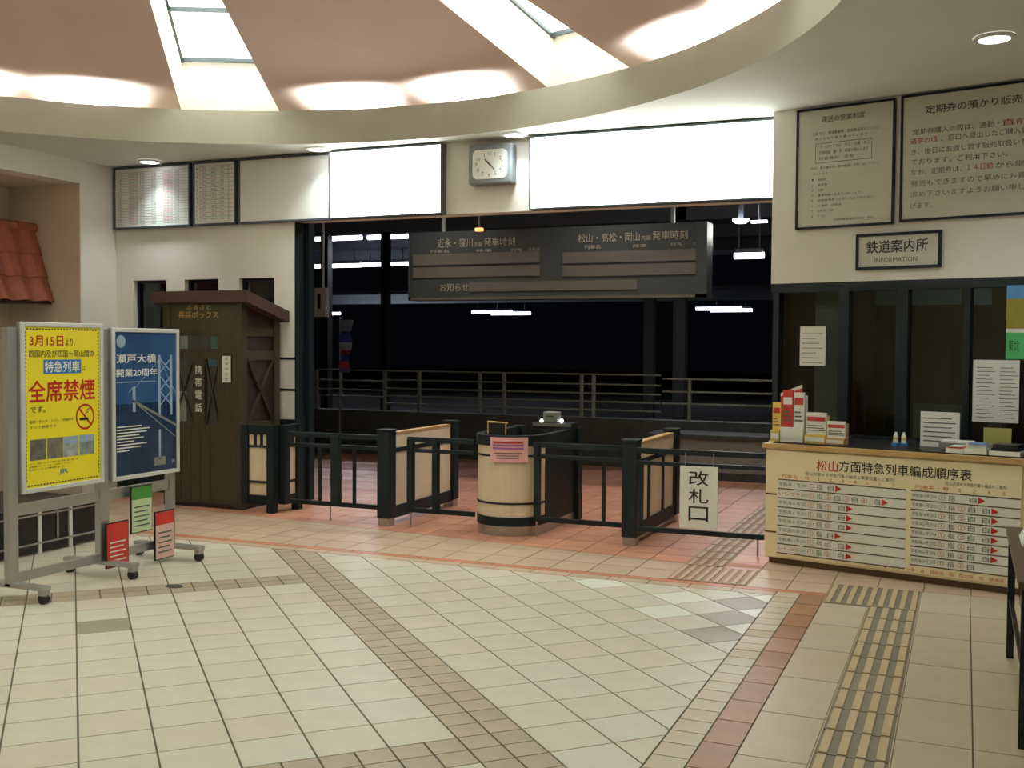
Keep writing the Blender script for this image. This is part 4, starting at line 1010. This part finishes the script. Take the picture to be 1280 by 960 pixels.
# double sheet leaning over the red rack
x0, y = on_counter(971, depth=.14); x1, _ = on_counter(998, depth=.14); zt = IN.at(985, 484, y)[1]
t = in_thing('folded_poster', 'red edged white folded card rising behind the red rack', 'card', x0, y+.06, CTZ)
MB().prism([(0, .0), (x1-x0, .0), (x1-x0, zt-CTZ+.02), (0, zt-CTZ-.05)], 0, .006).build('sheet', LEAF[1], t); MB().prism([(.0, zt-CTZ-.075), (x1-x0, zt-CTZ-.005), (x1-x0, zt-CTZ+.02), (0, zt-CTZ-.05)], -.002, 0).build('pale_edge', LEAF[2], t)
for k, px in enumerate((1119.5, 1129.5)):
    x, y = on_counter(px, depth=.34)
    t = in_thing('glue_bottle', 'small white bottle with blue base, %s of the pair on the counter' % ('left' if k == 0 else 'right'), 'bottle', x, y, CTZ, 'pair of small bottles on the counter')
    MB().tube((0, 0, 0), (0, 0, .02), .030, 14).build('base', BLUEINK, t); MB().revolve([(.001, .02), (.018, .02), (.018, .07), (.010, .085), (.009, .10), (.001, .10)], n=14).build('bottle_body', PAPER, t)
    MB().tube((0, 0, .045), (0, 0, .06), .0185, 14).build('label_band', LEAF[0], t)
def sheet_stack(px0, px1, depth, dy, hs, mats, label, cat='papers'):
    x0, y = on_counter(px0, depth=depth); x1, _ = on_counter(px1, depth=depth); z = 0
    t = in_thing('leaflet_stack', label, cat, x0, y, CTZ)
    for k, (hh, m) in enumerate(zip(hs, mats)):
        o = .012*k; box('leaflet', m, t, o, x1-x0-o*.6, .01*(k % 2), dy-.01*(k % 3), z, z+hh); z += hh
    return t
sheet_stack(1182, 1204, .03, .16, (.03, .012, .004), (PAPER, LEAF[1], PAPER), 'stack of red labelled leaflets on the counter front edge')
sheet_stack(1205, 1233, .03, .18, (.035, .03, .006), (PAPER, LEAF[2], LEAF[3]), 'stack of white leaflets beside a dark tray on the counter')
sheet_stack(1236, 1275, .03, .18, (.03, .02, .025), (WHITE, BLACK, BLACK), 'dark tray with a white front at the right end of the counter', 'tray')
sheet_stack(1173, 1215, .24, .13, (.05, .015), (GREY, LEAF[2]), 'low grey leaflet box behind the leaflet stacks')
def paper_on_glass(px0, py0, px1, py1, label, m=PAPER, rows=8, y=-.012, cols=1):
    a, b, c, d = IN.box(px0, py0, px1, py1, y); t = in_thing('posted_notice', label, 'notice', a, y, c); w, h = b-a, d-c
    box('sheet', m, t, 0, w, -.002, 0, 0, h)
    for q in range(cols):
        for k in range(rows): box('print_line', INKG, t, w*(.08+q/cols), w*(.08+q/cols)+w/cols*(.8-.12*((k*7+q) % 3)), -.0026, -.002, h*(.07+.86*k/rows), h*(.07+.86*k/rows)+.005)
    return t, w, h
paper_on_glass(1000, 408, 1032, 457, 'cream notice paper on the first information window', rows=7)
paper_on_glass(1216, 450, 1274, 528, 'large white timetable sheet on the right information window', rows=14, cols=2)
t, w, h = paper_on_glass(1258, 356, 1320, 449, 'blue yellow and green poster on the upper right window', M('poster_olive', (150, 140, 50), .5, var=.1), rows=0)
box('print_patch', M('sky_blue_print', (90, 150, 205), .5), t, 0, w, -.0028, -.002, h*.82, h); box('print_patch', PAPER, t, 0, w, -.0028, -.002, h*.36, h*.41); box('print_patch', M('green_print', (80, 190, 110), .5), t, 0, w, -.0028, -.002, 0, h*.36)
text('lettering', '東北', INKO, t, w*.05, w*.28, h*.1, h*.26, -.0032)
x, y = on_counter(1150, depth=.42); x1, _ = on_counter(1199, depth=.42)
t = in_thing('standing_sheet', 'white printed sheet propped upright on the counter', 'notice', x, y, CTZ); hh = IN.at(1174, 515, y)[1]-CTZ
box('sheet', PAPER, t, 0, x1-x, 0, .004, 0, hh); box('prop', GREY, t, .02, .03, .004, .06, 0, .04)
for k in range(6): box('print_line', INKG, t, (x1-x)*.08, (x1-x)*(.9-.1*(k % 2)), -.001, 0, hh*(.15+.13*k), hh*(.18+.13*k))
x, y = on_counter(1229, depth=.48); x1, _ = on_counter(1264, depth=.48)
t = in_thing('yellow_card', 'dull yellow card propped behind the dark tray', 'card', x, y, CTZ); hh = IN.at(1246, 535, y)[1]-CTZ
box('sheet', M('dull_yellow', (176, 166, 96), .6), t, 0, x1-x, 0, .004, 0, hh); box('prop', GREY, t, .02, .03, .004, .06, 0, .03)

# ---- inside the office
t = in_thing('office_column', 'pale grey column behind the first information window', 'column', IN.at(1034, 450, .35)[0], .35, 0)
box('shaft', GREY, t, -.11, .11, 0, .22, 0, 2.745); box('base_block', CONC, t, -.12, .12, -.01, .23, 0, .12)
t = in_thing('office_cabinet', 'brown cabinet behind the middle information window', 'cabinet', IN.at(1130, 450, 1.9)[0], 1.9, 0)
box('carcass', BROWN, t, 0, .9, 0, .5, 0, 1.75)
for k in range(2):
    d_ = box('cabinet_door', OFFICE, t, .02+.44*k, .44+.44*k, -.02, 0, .05, 1.7); box('handle', STEEL, d_, .40+.06*k, .42+.06*k, -.04, -.02, .85, 1.0)
t = in_thing('office_screen', 'dark monitor behind the third information window', 'monitor', IN.at(1175, 500, .5)[0], .5, 0)
box('desk', BROWN, t, -.3, .5, -.2, .5, .70, .74); box('desk_leg', GREY, t, -.28, -.24, -.18, .48, 0, .70); box('desk_leg', GREY, t, .44, .48, -.18, .48, 0, .70)
box('stand', BLACK, t, -.03, .03, .05, .1, .74, .9); box('panel', GREY, t, -.22, .22, .03, .06, .86, 1.2)
for px0, px1, py0, py1 in ((1070, 1119, 363, 382), (1138, 1202, 361, 381), (1213, 1240, 360, 381)):  # reflections in the glass, put in as pale panels on the back wall
    a, b, c, d = IN.box(px0, py0, px1, py1, 2.59); box('reflection_panel', M('reflection_grey', (150, 170, 178), .5), owb, a, b, 2.585, 2.6, c, d)
light('AREA', 'office_light', IN.world(1.6, 1.5, 2.72), 3.0, (1, .93, .8), target=IN.world(1.6, 1.5, 0), shape='RECTANGLE', size=1.2, size_y=.2)

# ================================================================== SIDE TABLE AT THE RIGHT EDGE
l1, l2 = fl(1262, 822), fl(1277, 935)
tb = thing('leaflet_table', 'dark metal legged table with leaflets at the right edge', 'table', (l1.x, l2.y, 0))
TL = l1.y-l2.y; TH = .70
box('table_top', BROWN, tb, -.03, .62, -.04, TL+.04, TH-.03, TH)
for x in (0, .58):
    for y in (0, TL): box('leg', BLACK, tb, x-.018, x+.018, y-.018, y+.018, 0, TH-.03)
for x in (0, .58): box('stretcher', BLACK, tb, x-.01, x+.01, .018, TL-.018, .30, .32)
for k, (x, y, w_, d_, hs, m, lb) in enumerate(((.02, .85, .21, .30, .05, PAPER, 'white leaflet pile furthest back on the right table'), (.05, .45, .22, .30, .035, LEAF[2], 'cream leaflet pile in the middle of the right table'), (.03, .06, .22, .30, .03, WHITE, 'white leaflet pile nearest the front of the right table'))):
    t = thing('leaflet_pile', lb, 'papers', (l1.x+x, l2.y+y, TH), 0, 'leaflet piles on the right table')
    for q in range(4): box('leaflet', m if q != 2 else LEAF[1] if k == 2 else PAPER, t, .006*q, w_-.004*q, .005*q, d_-.006*q, hs*q/4, hs*(q+1)/4)

# ---- small floor plate in front of the kiosk
p = fl(218, 733)
t = thing('floor_plate', 'small dark oval plate set in the floor near the rolling board', 'floor plate', (p.x, p.y, 0))
MB().prismz([(.065*math.cos(2*math.pi*i/20), .045*math.sin(2*math.pi*i/20)) for i in range(20)], .0005, .004).build('lid', CONC, t)
MB().prismz([(.03*math.cos(2*math.pi*i/12), .012*math.sin(2*math.pi*i/12)) for i in range(12)], .004, .0055).build('grip', STEEL, t)
